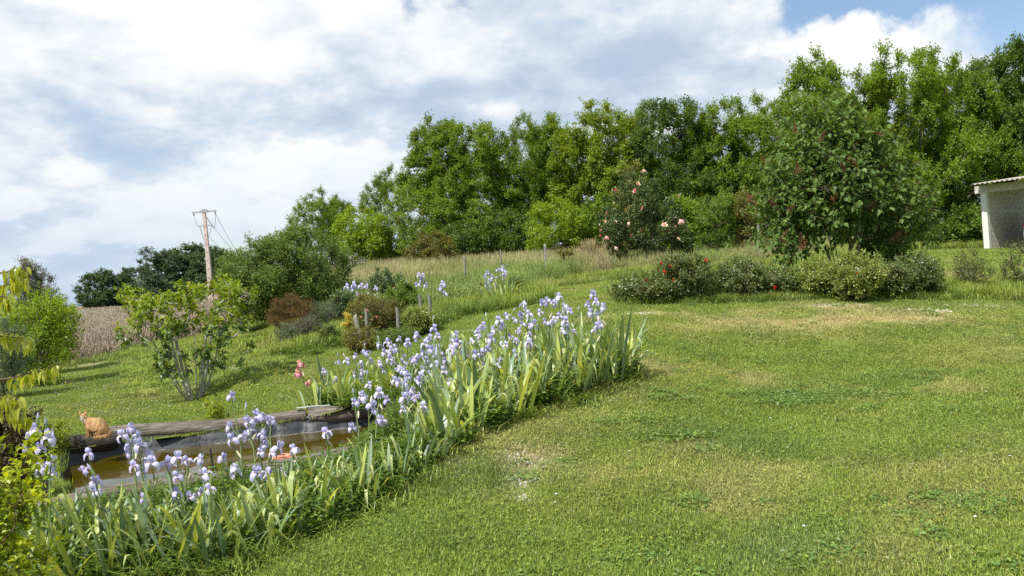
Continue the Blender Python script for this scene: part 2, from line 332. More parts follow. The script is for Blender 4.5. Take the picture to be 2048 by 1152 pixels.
MAT['liner'] = surf_mat('pond_liner', (0.016, 0.018, 0.022), (0.045, 0.050, 0.058), 5, 8, 0.50, 0.35, bscale=9, spec=0.35, dist=0.02)
MAT['concrete'] = surf_mat('concrete', (0.38, 0.355, 0.32), (0.60, 0.57, 0.52), 5, bump=0.3, dist=0.01)
MAT['pole'] = surf_mat('pole_concrete', (0.42, 0.34, 0.305), (0.58, 0.48, 0.44), 3, bump=0.3, dist=0.01)
MAT['block'] = surf_mat('breeze_block', (0.42, 0.395, 0.36), (0.56, 0.525, 0.48), 5, rough=0.95, bump=0.25, dist=0.006)
MAT['mortar'] = surf_mat('mortar', (0.62, 0.59, 0.54), (0.72, 0.69, 0.64), 20)
MAT['whitewash'] = surf_mat('white_painted_post', (0.58, 0.58, 0.57), (0.68, 0.68, 0.66), 12, bump=0.2, dist=0.005)
MAT['roofing'] = surf_mat('fibre_cement', (0.26, 0.235, 0.21), (0.46, 0.42, 0.38), 6, bump=0.3, dist=0.005)
MAT['dark_metal'] = surf_mat('dark_metal', (0.06, 0.06, 0.065), (0.12, 0.12, 0.12), 10, rough=0.5, metal=0.6)
MAT['galv'] = surf_mat('grey_steel', (0.30, 0.30, 0.30), (0.42, 0.42, 0.42), 10, rough=0.5, metal=0.4)
MAT['soil'] = surf_mat('soil', (0.10, 0.075, 0.05), (0.20, 0.155, 0.105), 6, 8, 0.95, 0.8)
MAT['car'] = surf_mat('white_car_paint', (0.72, 0.72, 0.72), (0.78, 0.78, 0.78), 3, rough=0.25, bump=0.0, spec=0.6)
MAT['tail'] = surf_mat('tail_light_red', (0.35, 0.02, 0.03), (0.45, 0.03, 0.04), 3, rough=0.2, bump=0.0)
MAT['glass'] = surf_mat('car_glass', (0.02, 0.025, 0.03), (0.03, 0.035, 0.04), 3, rough=0.08, bump=0.0, spec=0.7)
MAT['tyre'] = surf_mat('tyre_rubber', (0.02, 0.02, 0.02), (0.035, 0.035, 0.035), 20, rough=0.9)
MAT['red_plastic'] = surf_mat('salmon_plastic', (0.70, 0.20, 0.13), (0.80, 0.27, 0.18), 6, rough=0.5, bump=0.1)
MAT['white_plastic'] = surf_mat('white_plastic', (0.70, 0.69, 0.66), (0.80, 0.79, 0.76), 6, rough=0.5, bump=0.1)
MAT['stone'] = surf_mat('pale_stone', (0.40, 0.36, 0.31), (0.60, 0.56, 0.50), 12, bump=0.7)

# ground materials take their colour from the attribute "gcol" written from the same layout noise as the blades
def ground_mat(name, inst=False, trans=0.25, gain=1.0, use_r=True, gloss=0.03):
    m, t = new_mat(name); L = t.links.new
    a = N(t, 'ShaderNodeAttribute', attribute_name='gcol'); a.attribute_type = 'INSTANCER' if inst else 'GEOMETRY'
    v = gain
    hs = N(t, 'ShaderNodeHueSaturation'); L(a.outputs['Color'], hs.inputs['Color'])
    if inst:
        r = N(t, 'ShaderNodeAttribute', attribute_name='r')
        L(M(t, 'ADD', M(t, 'MULTIPLY', r.outputs['Fac'], 1.2 * gain), 0.42 * gain), hs.inputs['Value'])
        L(M(t, 'ADD', M(t, 'MULTIPLY', r.outputs['Fac'], -0.03), 0.515), hs.inputs['Hue'])
        d = N(t, 'ShaderNodeBsdfDiffuse'); L(hs.outputs[0], d.inputs[0])
        tr = N(t, 'ShaderNodeBsdfTranslucent'); L(hs.outputs[0], tr.inputs[0])
        s1 = N(t, 'ShaderNodeMixShader'); s1.inputs[0].default_value = trans; L(d.outputs[0], s1.inputs[1]); L(tr.outputs[0], s1.inputs[2])
        g = N(t, 'ShaderNodeBsdfGlossy'); g.inputs['Roughness'].default_value = 0.4
        s2 = N(t, 'ShaderNodeMixShader'); s2.inputs[0].default_value = gloss; L(s1.outputs[0], s2.inputs[1]); L(g.outputs[0], s2.inputs[2])
        o = N(t, 'ShaderNodeOutputMaterial'); L(s2.outputs[0], o.inputs[0]); return m
    tcn = N(t, 'ShaderNodeTexCoord'); ns = N(t, 'ShaderNodeTexNoise'); ns.inputs['Scale'].default_value = 14; ns.inputs['Detail'].default_value = 9; ns.inputs['Roughness'].default_value = 0.7
    L(tcn.outputs['Object'], ns.inputs['Vector'])
    L(M(t, 'ADD', M(t, 'MULTIPLY', ns.outputs[0], 1.3 * gain), 0.15 * gain), hs.inputs['Value'])
    b = N(t, 'ShaderNodeBump'); b.inputs['Strength'].default_value = 0.8; b.inputs['Distance'].default_value = 0.03; L(ns.outputs[0], b.inputs['Height'])
    d = N(t, 'ShaderNodeBsdfDiffuse'); L(hs.outputs[0], d.inputs[0]); L(b.outputs[0], d.inputs['Normal'])
    o = N(t, 'ShaderNodeOutputMaterial'); L(d.outputs[0], o.inputs[0]); return m
MAT['ground'] = ground_mat('turf_ground', gain=0.9)
MAT['blade'] = ground_mat('grass_blades', inst=True, trans=0.3)
MAT['stalk'] = ground_mat('meadow_stalks', inst=True, trans=0.2, gain=1.0)

# ------------------------------------------------------------------ terrain
# (x pixel column, y pixel row, depth in metres): where the ground is seen, at its own distance
CTRL = [(0, 1152, 5.1), (400, 1152, 4.8), (1024, 1152, 4.4), (2048, 1152, 3.88), (1500, 900, 6.8), (2000, 900, 6.2), (2000, 750, 9.2), (1500, 760, 10), (1300, 700, 10.5),
        (1500, 690, 11.6), (1170, 790, 8.3), (940, 880, 7.0), (780, 1000, 6.0), (1250, 765, 8.7), (1100, 1000, 5.75), (620, 1070, 5.3),
        (300, 850, 11.2), (110, 870, 10.9), (620, 810, 11.4), (60, 800, 15), (390, 800, 14), (300, 760, 17), (300, 715, 24), (300, 690, 30), (140, 740, 23), (150, 733, 25), (60, 775, 18),
        (300, 650, 50), (300, 616, 120), (170, 619.5, 140), (150, 700, 32), (420, 640, 45), (430, 612, 110),
        (500, 760, 14), (600, 700, 17.5), (600, 650, 23), (600, 610, 33), (600, 590, 48), (740, 700, 15.5), (780, 640, 19), (700, 578, 40),
        (900, 700, 13), (900, 650, 16.5), (900, 600, 22), (900, 574, 33), (900, 557, 46), (900, 522, 72), (600, 560, 72), (1050, 620, 17), (1050, 580, 23), (1100, 555, 38), (1000, 700, 12.3),
        (1200, 600, 16), (1200, 560, 24), (1200, 545, 40), (1200, 500, 72), (1350, 605, 15.5), (1450, 600, 15.5), (1450, 545, 25), (1450, 530, 36), (1450, 519, 48), (1450, 482, 75),
        (1700, 600, 14.8), (1700, 520, 26), (1700, 503, 38), (1700, 494, 50), (1750, 460, 75), (2000, 605, 15), (2000, 545, 22), (2000, 500, 31), (2000, 492, 40), (2040, 440, 70), (2048, 660, 12.3), (1750, 660, 12.3)]
_cp = np.array([at(*c) for c in CTRL])
def _feat(x, D):
    u = np.clip(x / D, -0.75, 0.75); return np.stack([u * 2.6, np.log(np.clip(D, 3.2, 150.0))], -1)
_fc = _feat(_cp[:, 0], _cp[:, 1])
def _phi(r2): return 0.5 * r2 * np.log(r2 + 1e-9)
_n = len(_fc); _K = _phi(((_fc[:, None] - _fc[None]) ** 2).sum(-1)) + np.eye(_n) * 0.004
_P = np.c_[np.ones(_n), _fc]; _A = np.block([[_K, _P], [_P.T, np.zeros((3, 3))]])
_w = np.linalg.solve(_A, np.r_[_cp[:, 2], 0, 0, 0])
def terr(x, y):
    x = np.asarray(x, float); y = np.asarray(y, float); shp = np.broadcast(x, y).shape; x = np.broadcast_to(x, shp).ravel(); y = np.broadcast_to(y, shp).ravel()
    r = np.hypot(x, y) + 1e-6; th = np.arctan2(x, y); tc = np.clip(th, -0.66, 0.66)
    D = r * np.cos(tc); f = _feat(r * np.sin(tc), np.maximum(D, 0.5))
    z = _phi(((f[:, None] - _fc[None]) ** 2).sum(-1)) @ _w[:_n] + np.c_[np.ones(len(f)), f] @ _w[_n:]
    z = np.clip(z, -0.6, 4.0)
    k = np.clip((np.abs(th) - 0.9) / 1.2, 0, 1); k = k * k * (3 - 2 * k); z = z * (1 - k)
    near = np.clip(1 - r / 4.0, 0, 1); z = z * (1 - near)
    far = np.clip((r - 170) / 500, 0, 1); z = z * (1 - far) + (-6.0) * far
    z = z + (fbm(x * 1.1, y * 1.1, 5, 3) - 0.5) * 0.045 * np.clip(r / 6, 0, 1)
    return z.reshape(shp)
def gz(x, y): return float(terr(np.array([x]), np.array([y]))[0])
def ground_at(px, D, py=560):
    p = at(px, py, D); 
    for _ in range(4):
        z = gz(p[0], D)
        # the column on the picture leans with the roll: correct x for the ground row
        row = 576 - F * ((z - CAM[2]) / D + math.tan(PITCH))
        p = at(px, row - (px - 1024) * math.tan(ROLL), D)
    return np.array([p[0], D, gz(p[0], D)])
def hit(px, py):
    Ds = np.geomspace(2.5, 180, 160); P = np.array([at(px, py, d) for d in Ds]); dz = P[:, 2] - terr(P[:, 0], P[:, 1])
    i = np.argmax(dz < 0)
    if not (dz < 0).any(): i = int(np.argmin(dz)); lo, hi = Ds[max(i - 1, 0)], Ds[i]; return np.array([P[i][0], P[i][1], gz(P[i][0], P[i][1])])
    lo, hi = Ds[max(i - 1, 0)], Ds[i]
    for _ in range(18):
        m = (lo + hi) / 2; p = at(px, py, m)
        if p[2] - gz(p[0], p[1]) < 0: hi = m
        else: lo = m
    p = at(px, py, hi); return np.array([p[0], p[1], gz(p[0], p[1])])
def onplane(px, py, z):
    d = ray(px, py); return CAM + d * ((z - CAM[2]) / d[2])

# pond outline (log centre lines) in world coordinates; logs lie on the ground, water a little lower
LOGZ = -0.02; WZ = -0.20
far_pts = [onplane(96, 905, LOGZ), onplane(212, 880, LOGZ), onplane(612, 834, LOGZ), onplane(830, 812, LOGZ)]
near_pts = [onplane(100, 1022, LOGZ), onplane(452, 962, LOGZ), onplane(720, 912, LOGZ)]
pond_poly = np.array([p[:2] for p in far_pts] + [p[:2] for p in near_pts[::-1]])
def inside(poly, x, y):
    c = np.zeros(np.shape(x), bool); n = len(poly); j = n - 1
    for i in range(n):
        xi, yi = poly[i]; xj, yj = poly[j]
        c ^= ((yi > y) != (yj > y)) & (x < (xj - xi) * (y - yi) / (yj - yi + 1e-12) + xi); j = i
    return c
pc = pond_poly.mean(0)
pond_small = pc + (pond_poly - pc) * 0.955
pond_big = pc + (pond_poly - pc) * 1.06
bed_px = [(60, 1180), (250, 1175), (470, 1145), (620, 1070), (790, 992), (940, 880), (1060, 833), (1120, 808), (1252, 768), (1262, 745), (1190, 735), (1050, 742), (960, 735), (900, 752), (850, 772), (760, 806), (650, 806), (640, 812), (836, 814), (725, 925), (440, 978), (90, 1045), (40, 1060)]
bed_poly = np.array([hit(a, b)[:2] for a, b in bed_px])
def pcol(x, y): return 1024 + F * x / np.maximum(y, 0.1)
def region(x, y):
    """0 lawn 1 meadow 2 dry field 3 track 4 wood floor 5 bed 6 far land"""
    c = pcol(x, y); g = np.zeros(np.shape(x), int)
    wob = (fbm(x * .5, y * .5, 9, 3) - .5) * 3
    md = np.interp(c, [560, 680, 820, 900, 980, 1060, 1150, 1230, 1500, 1640, 1700], [30, 21, 19, 19.5, 20, 23, 26, 30, 28, 30, 60])
    g[(c > 600) & (c < 1690) & (y > md + wob * .4) & (y > 0)] = 1
    fd = np.interp(c, [-400, 140, 300, 420, 600], [22, 26, 30, 31, 42])
    g[(c < 560) & (y > fd + wob * .2) & (y > 0)] = 2
    g[(c < 215) & (y > fd - 3.0 + wob * .3) & (y <= fd + wob * .2) & (y > 0)] = 3
    wd = np.interp(c, [480, 700, 1100, 1500, 2050], [50, 45, 43.5, 41, 37])
    g[(c > 520) & (y > wd + wob * .3)] = 4
    g[inside(bed_poly, x, y)] = 5
    g[(np.hypot(x, y) > 185)] = 6
    return g
def gauss(x, y, c, sx, sy, ang=0.0):
    dx, dy = x - c[0], y - c[1]; ca, sa = math.cos(ang), math.sin(ang)
    return np.exp(-(((dx * ca + dy * sa) / sx) ** 2 + ((-dx * sa + dy * ca) / sy) ** 2))
_dry_spots = [(hit(1900, 640), 3.6, .55, 0), (hit(1600, 645), 2.6, .7, 0.1), (hit(1470, 680), 1.2, .6, .3), (hit(1290, 628), 1.8, .5, .2), (hit(1720, 615), 2.0, .5, .1),
              (hit(1040, 915), .35, .28, .3), (hit(1030, 960), .3, .12, .6), (hit(1390, 940), .8, .35, .2), (hit(1350, 740), 1.5, .4, .3), (hit(1200, 575), 1.8, .7, .2), (hit(1890, 560), 1.1, 1.3, 0), (hit(1960, 555), .7, 1.0, 0), (hit(1450, 735), .9, .25, .2)]
_bare = [(hit(1035, 917), .24, .20, .3), (hit(1025, 960), .20, .10, .6), (hit(1865, 622), .6, .12, 0), (hit(1960, 612), .5, .12, 0), (hit(1660, 612), .45, .14, 0), (hit(1175, 870), .12, .05, 0), (hit(1275, 630), .3, .12, 0), (hit(940, 662), .3, .12, 0), (hit(1290, 628), .25, .1, 0), (hit(1040, 998), .08, .05, 0)]
_lush = [(hit(1600, 800), .75, .35, .1), (hit(1820, 755), .7, .3, 0), (hit(1330, 870), .6, .3, 0), (hit(1900, 1020), .5, .3, 0), (hit(1500, 1120), .8, .2, 0.3)]
def gfields(x, y):
    d = (fbm(x * .55, y * .55, 21, 4) - .60) * 1.4 + (fbm(x * 3.1, y * 3.1, 33, 3) - .5) * 1.3
    nn = np.clip((fbm(x * 2.2, y * 2.2, 88, 4) - .30) * 2.2, 0, 1.3)
    for c, sx, sy, a in _dry_spots: d = d + 1.25 * nn * gauss(x, y, c, sx, sy, a)
    b = np.zeros(np.shape(x))
    for c, sx, sy, a in _bare: b = b + 1.3 * gauss(x, y, c, sx, sy, a)
    b = b * (0.5 + fbm(x * 9, y * 9, 3, 3))
    l = (fbm(x * 1.3, y * 1.3, 41, 3) - .55) * 1.4
    for c, sx, sy, a in _lush: l = l + .8 * nn * gauss(x, y, c, sx, sy, a)
    return np.clip(d, 0, 1), np.clip(b, 0, 1), np.clip(l, 0, 1)
G_BASE = np.array([0.222, 0.296, 0.048]); G_DRY = np.array([0.56, 0.465, 0.215]); G_BARE = np.array([0.62, 0.53, 0.40]); G_LUSH = np.array([0.115, 0.200, 0.045])
G_YEL = np.array([0.300, 0.340, 0.060])
def lawn_col(x, y):
    d, b, l = gfields(x, y); yl = np.clip((fbm(x * .9, y * .9, 77, 3) - .42) * 2.2, 0, 1)
    c = G_BASE[None] * (1 - yl[:, None] * .6) + G_YEL[None] * yl[:, None] * .6
    c = c * (1 - l[:, None]) + G_LUSH[None] * l[:, None]; c = c * (1 - d[:, None] * .85) + G_DRY[None] * d[:, None] * .85
    return c * (1 - b[:, None]) + G_BARE[None] * b[:, None]
def meadow_col(x, y):
    n = fbm(x * .45, y * .45, 51, 3); c = pcol(x, y)
    k = np.clip((n - .36) * 3 + np.clip((y - 26) / 14, 0, .7), 0, 1) * np.clip((y - 20) / 8, 0, 1) * .66 * np.where(c > 1215, .5, 1)
    green = np.array([0.19, 0.26, 0.065]); straw = np.array([0.50, 0.41, 0.24]); pink = np.array([0.42, 0.31, 0.22])
    st = np.where((fbm(x * .3, y * .3, 61, 2) > .5)[:, None], straw[None], pink[None])
    return green[None] * (1 - k[:, None]) + st * k[:, None]
def field_col(x, y):
    n = fbm(x * .12, y * .12, 71, 4)[:, None]; n2 = np.clip((fbm(x * .5, y * .12, 72, 3) - .45) * 3, 0, 1)[:, None]
    a = np.array([0.36, 0.285, 0.21]); b = np.array([0.56, 0.475, 0.36])
    return (a * (1 - n) + b * n) * (1 - .25 * n2) + np.array([0.40, 0.33, 0.24]) * .25 * n2
def terrain_objects():
    radii = np.concatenate([[0.4, 0.9, 1.5, 2.1], np.geomspace(2.6, 200, 230), np.geomspace(215, 6000, 24)])
    angs = np.concatenate([np.linspace(-PI, -0.80, 60)[:-1], np.linspace(-0.80, 0.80, 310), np.linspace(0.80, PI, 60)[1:]])
    na, nr = len(angs), len(radii)
    X = radii[:, None] * np.sin(angs)[None]; Y = radii[:, None] * np.cos(angs)[None]
    Z = terr(X, Y)
    V = np.stack([X, Y, Z], -1).reshape(-1, 3)
    i, j = np.meshgrid(np.arange(nr - 1), np.arange(na - 1), indexing='ij')
    a = (i * na + j).ravel(); Q = np.stack([a, a + 1, a + 1 + na, a + na], 1)
    cen = V[Q].mean(1); reg = region(cen[:, 0], cen[:, 1]); hole = inside(pond_small, cen[:, 0], cen[:, 1])
    names = ['lawn', 'meadow', 'dry_field', 'dirt_track', 'woodland_floor', 'flower_bed_soil', 'far_land']
    for k, nm in enumerate(names):
        sel = Q[(reg == k) & ~hole]
        if len(sel) == 0: continue
        u, inv = np.unique(sel, return_inverse=True); g = Geo(); g.add(V[u], inv.reshape(sel.shape), smooth=True)
        if k == 0:   # the middle under the viewer
            c0 = V[:na]; g.add(np.vstack([c0, [0, 0, 0]]), [(q, na, q + 1) for q in range(na - 1)])
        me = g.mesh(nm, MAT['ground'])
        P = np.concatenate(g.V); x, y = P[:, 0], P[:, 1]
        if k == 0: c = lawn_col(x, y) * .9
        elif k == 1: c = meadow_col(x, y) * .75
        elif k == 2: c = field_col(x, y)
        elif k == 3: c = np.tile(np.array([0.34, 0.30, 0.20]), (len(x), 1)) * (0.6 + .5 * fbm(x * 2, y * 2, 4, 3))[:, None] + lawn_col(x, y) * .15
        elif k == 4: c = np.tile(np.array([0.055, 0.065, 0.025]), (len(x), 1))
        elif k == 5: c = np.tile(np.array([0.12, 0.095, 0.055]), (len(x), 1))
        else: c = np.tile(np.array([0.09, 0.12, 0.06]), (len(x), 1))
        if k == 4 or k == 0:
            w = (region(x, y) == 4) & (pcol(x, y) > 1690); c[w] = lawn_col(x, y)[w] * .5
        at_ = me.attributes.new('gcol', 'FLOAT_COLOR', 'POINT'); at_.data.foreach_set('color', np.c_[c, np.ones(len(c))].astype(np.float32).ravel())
        tag(link(nm, me), kind='structure')
terrain_objects()

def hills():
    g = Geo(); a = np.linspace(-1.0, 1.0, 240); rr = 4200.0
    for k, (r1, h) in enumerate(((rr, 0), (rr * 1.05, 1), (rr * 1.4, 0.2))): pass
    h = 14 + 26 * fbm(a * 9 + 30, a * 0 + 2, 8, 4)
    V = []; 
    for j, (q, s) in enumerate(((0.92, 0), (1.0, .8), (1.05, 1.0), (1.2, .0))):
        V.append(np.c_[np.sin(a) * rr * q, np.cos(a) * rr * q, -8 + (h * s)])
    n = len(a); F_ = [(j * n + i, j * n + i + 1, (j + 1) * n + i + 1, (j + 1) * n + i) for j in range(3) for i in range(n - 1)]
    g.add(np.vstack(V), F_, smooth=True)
    m = surf_mat('distant_forest_haze_tint', (0.075, 0.14, 0.23), (0.11, 0.19, 0.30), 0.02, rough=1.0, bump=0)  # blue of the distance haze put into the base colour, no air built
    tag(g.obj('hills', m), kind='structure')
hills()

# ------------------------------------------------------------------ scattered grass (stuff) by geometry nodes
def proto_collection(name, metas):
    c = bpy.data.collections.new(name)
    for i, me in enumerate(metas):
        o = bpy.data.objects.new('%s_%02d' % (name, i), me); c.objects.link(o)
    return c
def gn_scatter(name, P, rot, scl, idx, colr, coll):
    me = bpy.data.meshes.new(name); n = len(P); me.vertices.add(n); me.vertices.foreach_set('co', np.asarray(P, np.float32).ravel())
    def A(nm, ty, dat, key): a = me.attributes.new(nm, ty, 'POINT'); a.data.foreach_set(key, dat)
    A('rot', 'FLOAT_VECTOR', np.asarray(rot, np.float32).ravel(), 'vector'); A('scl', 'FLOAT_VECTOR', np.asarray(scl, np.float32).ravel(), 'vector')
    A('idx', 'INT', np.asarray(idx, np.int32), 'value'); A('gcol', 'FLOAT_COLOR', np.c_[colr, np.ones(n)].astype(np.float32).ravel(), 'color')
    o = link(name, me); tag(o, kind='stuff')
    ng = bpy.data.node_groups.new(name + '_scatter', 'GeometryNodeTree')
    ng.interface.new_socket('Geometry', in_out='INPUT', socket_type='NodeSocketGeometry'); ng.interface.new_socket('Geometry', in_out='OUTPUT', socket_type='NodeSocketGeometry')
    gi = ng.nodes.new('NodeGroupInput'); go = ng.nodes.new('NodeGroupOutput'); ip = ng.nodes.new('GeometryNodeInstanceOnPoints')
    ci = ng.nodes.new('GeometryNodeCollectionInfo'); ci.inputs['Collection'].default_value = coll; ci.inputs['Separate Children'].default_value = True; ci.inputs['Reset Children'].default_value = True
    def NA(nm, ty): a = ng.nodes.new('GeometryNodeInputNamedAttribute'); a.data_type = ty; a.inputs['Name'].default_value = nm; return a.outputs['Attribute']
    L = ng.links.new
    mp = ng.nodes.new('GeometryNodeMeshToPoints'); L(gi.outputs[0], mp.inputs['Mesh'])
    L(mp.outputs[0], ip.inputs['Points']); L(ci.outputs[0], ip.inputs['Instance']); ip.inputs['Pick Instance'].default_value = True
    L(NA('idx', 'INT'), ip.inputs['Instance Index']); L(NA('rot', 'FLOAT_VECTOR'), ip.inputs['Rotation']); L(NA('scl', 'FLOAT_VECTOR'), ip.inputs['Scale'])
    L(ip.outputs[0], go.inputs[0])
    md = o.modifiers.new('scatter', 'NODES'); md.node_group = ng
    return o
def blade_patch(seed, rad, n, h0, h1, w, lean=0.5, seg=2, rlo=0, rhi=1):
    g = np.random.default_rng(seed); a = g.random(n) * 2 * PI; q = np.sqrt(g.random(n)) * rad
    P = np.c_[np.cos(a) * q, np.sin(a) * q, np.full(n, -0.01)]; b = g.random(n) * 2 * PI
    h = h0 + (h1 - h0) * g.random(n) ** 1.3; ln = lean * (g.random(n) + .2)
    D = np.c_[np.cos(b), np.sin(b), np.zeros(n)]; S = np.c_[-np.sin(b), np.cos(b), np.zeros(n)]; ww = w * (0.6 + .8 * g.random(n))
    Zv = np.array([0, 0, 1.0])
    m1 = P + Zv * (h * .55)[:, None] + D * (h * ln * .35)[:, None]; tp = P + Zv * (h * (1 - .25 * ln))[:, None] + D * (h * ln)[:, None]
    V = np.stack([P - S * ww[:, None] / 2, P + S * ww[:, None] / 2, m1 - S * ww[:, None] * .42, m1 + S * ww[:, None] * .42, tp], 1)
    G_ = Geo(); i = (np.arange(n) * 5)[:, None]; rv = rlo + (rhi - rlo) * g.random(n)
    G_.add(V.reshape(-1, 3), i + np.array([[0, 1, 3, 2]]), rv); G_.add(np.zeros((0, 3)), np.zeros((0, 3), int))
    G_.n -= 0
    G_.Fc.append(i + np.array([[2, 3, 4]])); G_.r.append(rv); G_.m.append(np.zeros(n, int)); G_.sm.append(np.zeros(n, bool))
    return G_
LEAF4 = (np.array([(0, 0, 0), (-.5, .45, .08), (0, 1, -.06), (.5, .45, .08)]), np.array([(0, 3, 2), (0, 2, 1)]))
LEAF6 = (np.array([(0, 0, 0), (-.42, .28, .10), (-.34, .66, .06), (0, 1, -.14), (.34, .66, .06), (.42, .28, .10), (0, .33, 0), (0, .68, -.03)]),
         np.array([(0, 5, 6, 0), (0, 6, 1, 0), (6, 5, 4, 7), (6, 7, 2, 1), (7, 4, 3, 3), (7, 3, 2, 2)]))
L6V = LEAF6[0]; L6T = np.array([(0, 5, 6), (0, 6, 1), (6, 5, 4), (6, 4, 7), (6, 7, 2), (6, 2, 1), (7, 4, 3), (7, 3, 2)])
def tmpl(T, w, fold=1.0):
    V = T.copy(); V[:, 0] *= w; V[:, 2] *= fold; return V
def scatter_pts(n, c0, c1, d0, d1, rng, power=1.0):
    """points over the view wedge between columns c0..c1 and depths d0..d1, even per area (power 1)"""
    u = (c0 + (c1 - c0) * rng.random(n) - 1024) / F; y = (d0 ** (2 * power) + (d1 ** (2 * power) - d0 ** (2 * power)) * rng.random(n)) ** (1 / (2 * power))
    return u * y, y
rng = np.random.default_rng(7)
def lawn_grass():
    metas = []
    for s in range(4):
        g = blade_patch(100 + s, .24, 620, .018, .042, .0034, .9)
        metas.append(g.mesh('turf', MAT['blade']))
    for s in range(2):     # patches with clover and plantain leaves
        g = blade_patch(200 + s, .24, 520, .018, .04, .0034, .9); n = 34; a = rng.random(n) * 2 * PI; q = np.sqrt(rng.random(n)) * .2
        P = np.c_[np.cos(a) * q, np.sin(a) * q, .008 + .018 * rng.random(n)]; dr = np.c_[rng.normal(size=(n, 2)), rng.random(n) * .5]; X, Y, Z = frames(dr, np.c_[rng.normal(size=(n, 2)) * .25, np.ones(n)])
        g.scatter(tmpl(LEAF4[0], .6), LEAF4[1], P, X, Y, Z, .010 + .015 * rng.random(n), .1 + .5 * rng.random(n)); metas.append(g.mesh('turf_weeds', MAT['blade']))
    coll = proto_collection('turf_patch', metas)
    xs, ys = [], []
    for n, c0, c1, d0, d1, in ((4200, -150, 2200, 3.2, 7.5), (9000, -150, 2200, 7.5, 18), (9500, -100, 2200, 18, 42)):
        x, y = scatter_pts(n, c0, c1, d0, d1, rng); xs.append(x); ys.append(y)
    x = np.concatenate(xs); y = np.concatenate(ys); g = region(x, y); k = ((g == 0) | (g == 3) & (rng.random(len(x)) < .4)) & ~inside(pond_big, x, y)
    x, y = x[k], y[k]; z = terr(x, y); n = len(x); d, b, l = gfields(x, y)
    k = rng.random(n) > b * 1.25; x, y, z, d, b, l = [v[k] for v in (x, y, z, d, b, l)]; n = len(x)
    e = .1; nx = -(terr(x + e, y) - z) / e; ny = -(terr(x, y + e) - z) / e
    rot = np.c_[-ny, nx, np.zeros(n)]     # small tilt with the slope
    rz = rng.random(n) * 2 * PI
    # euler XYZ: tilt then spin is fine for small slopes
    rot = np.c_[np.arctan(-ny), np.arctan(nx), rz * 0]
    s = (.85 + .5 * rng.random(n)) * np.interp(y, [4, 8, 20, 40], [1.0, 1.1, 1.5, 2.0]); hs = s * (1 - .8 * b) * (.8 + .7 * l - .35 * d + 1.5 * (fbm(x * 3.5, y * 3.5, 91, 3) - .25)) / np.interp(y, [4, 8, 20, 40], [1, 1, 1.2, 1.5])
    c = lawn_col(x, y) * ((0.62 + .38 * rng.random(n)) + .55 * (fbm(x * 5, y * 5, 63, 3) - .25))[:, None]
    mir = np.where(rng.random(n) < .5, -1, 1)
    tag(gn_scatter('lawn_grass', np.c_[x, y, z], rot, np.c_[s * mir, s, hs], rng.integers(0, 6, n) * (rng.random(n) < 1), c, coll), 'short mown green grass with drier straw patches covering the lawn', 'grass')
lawn_grass()

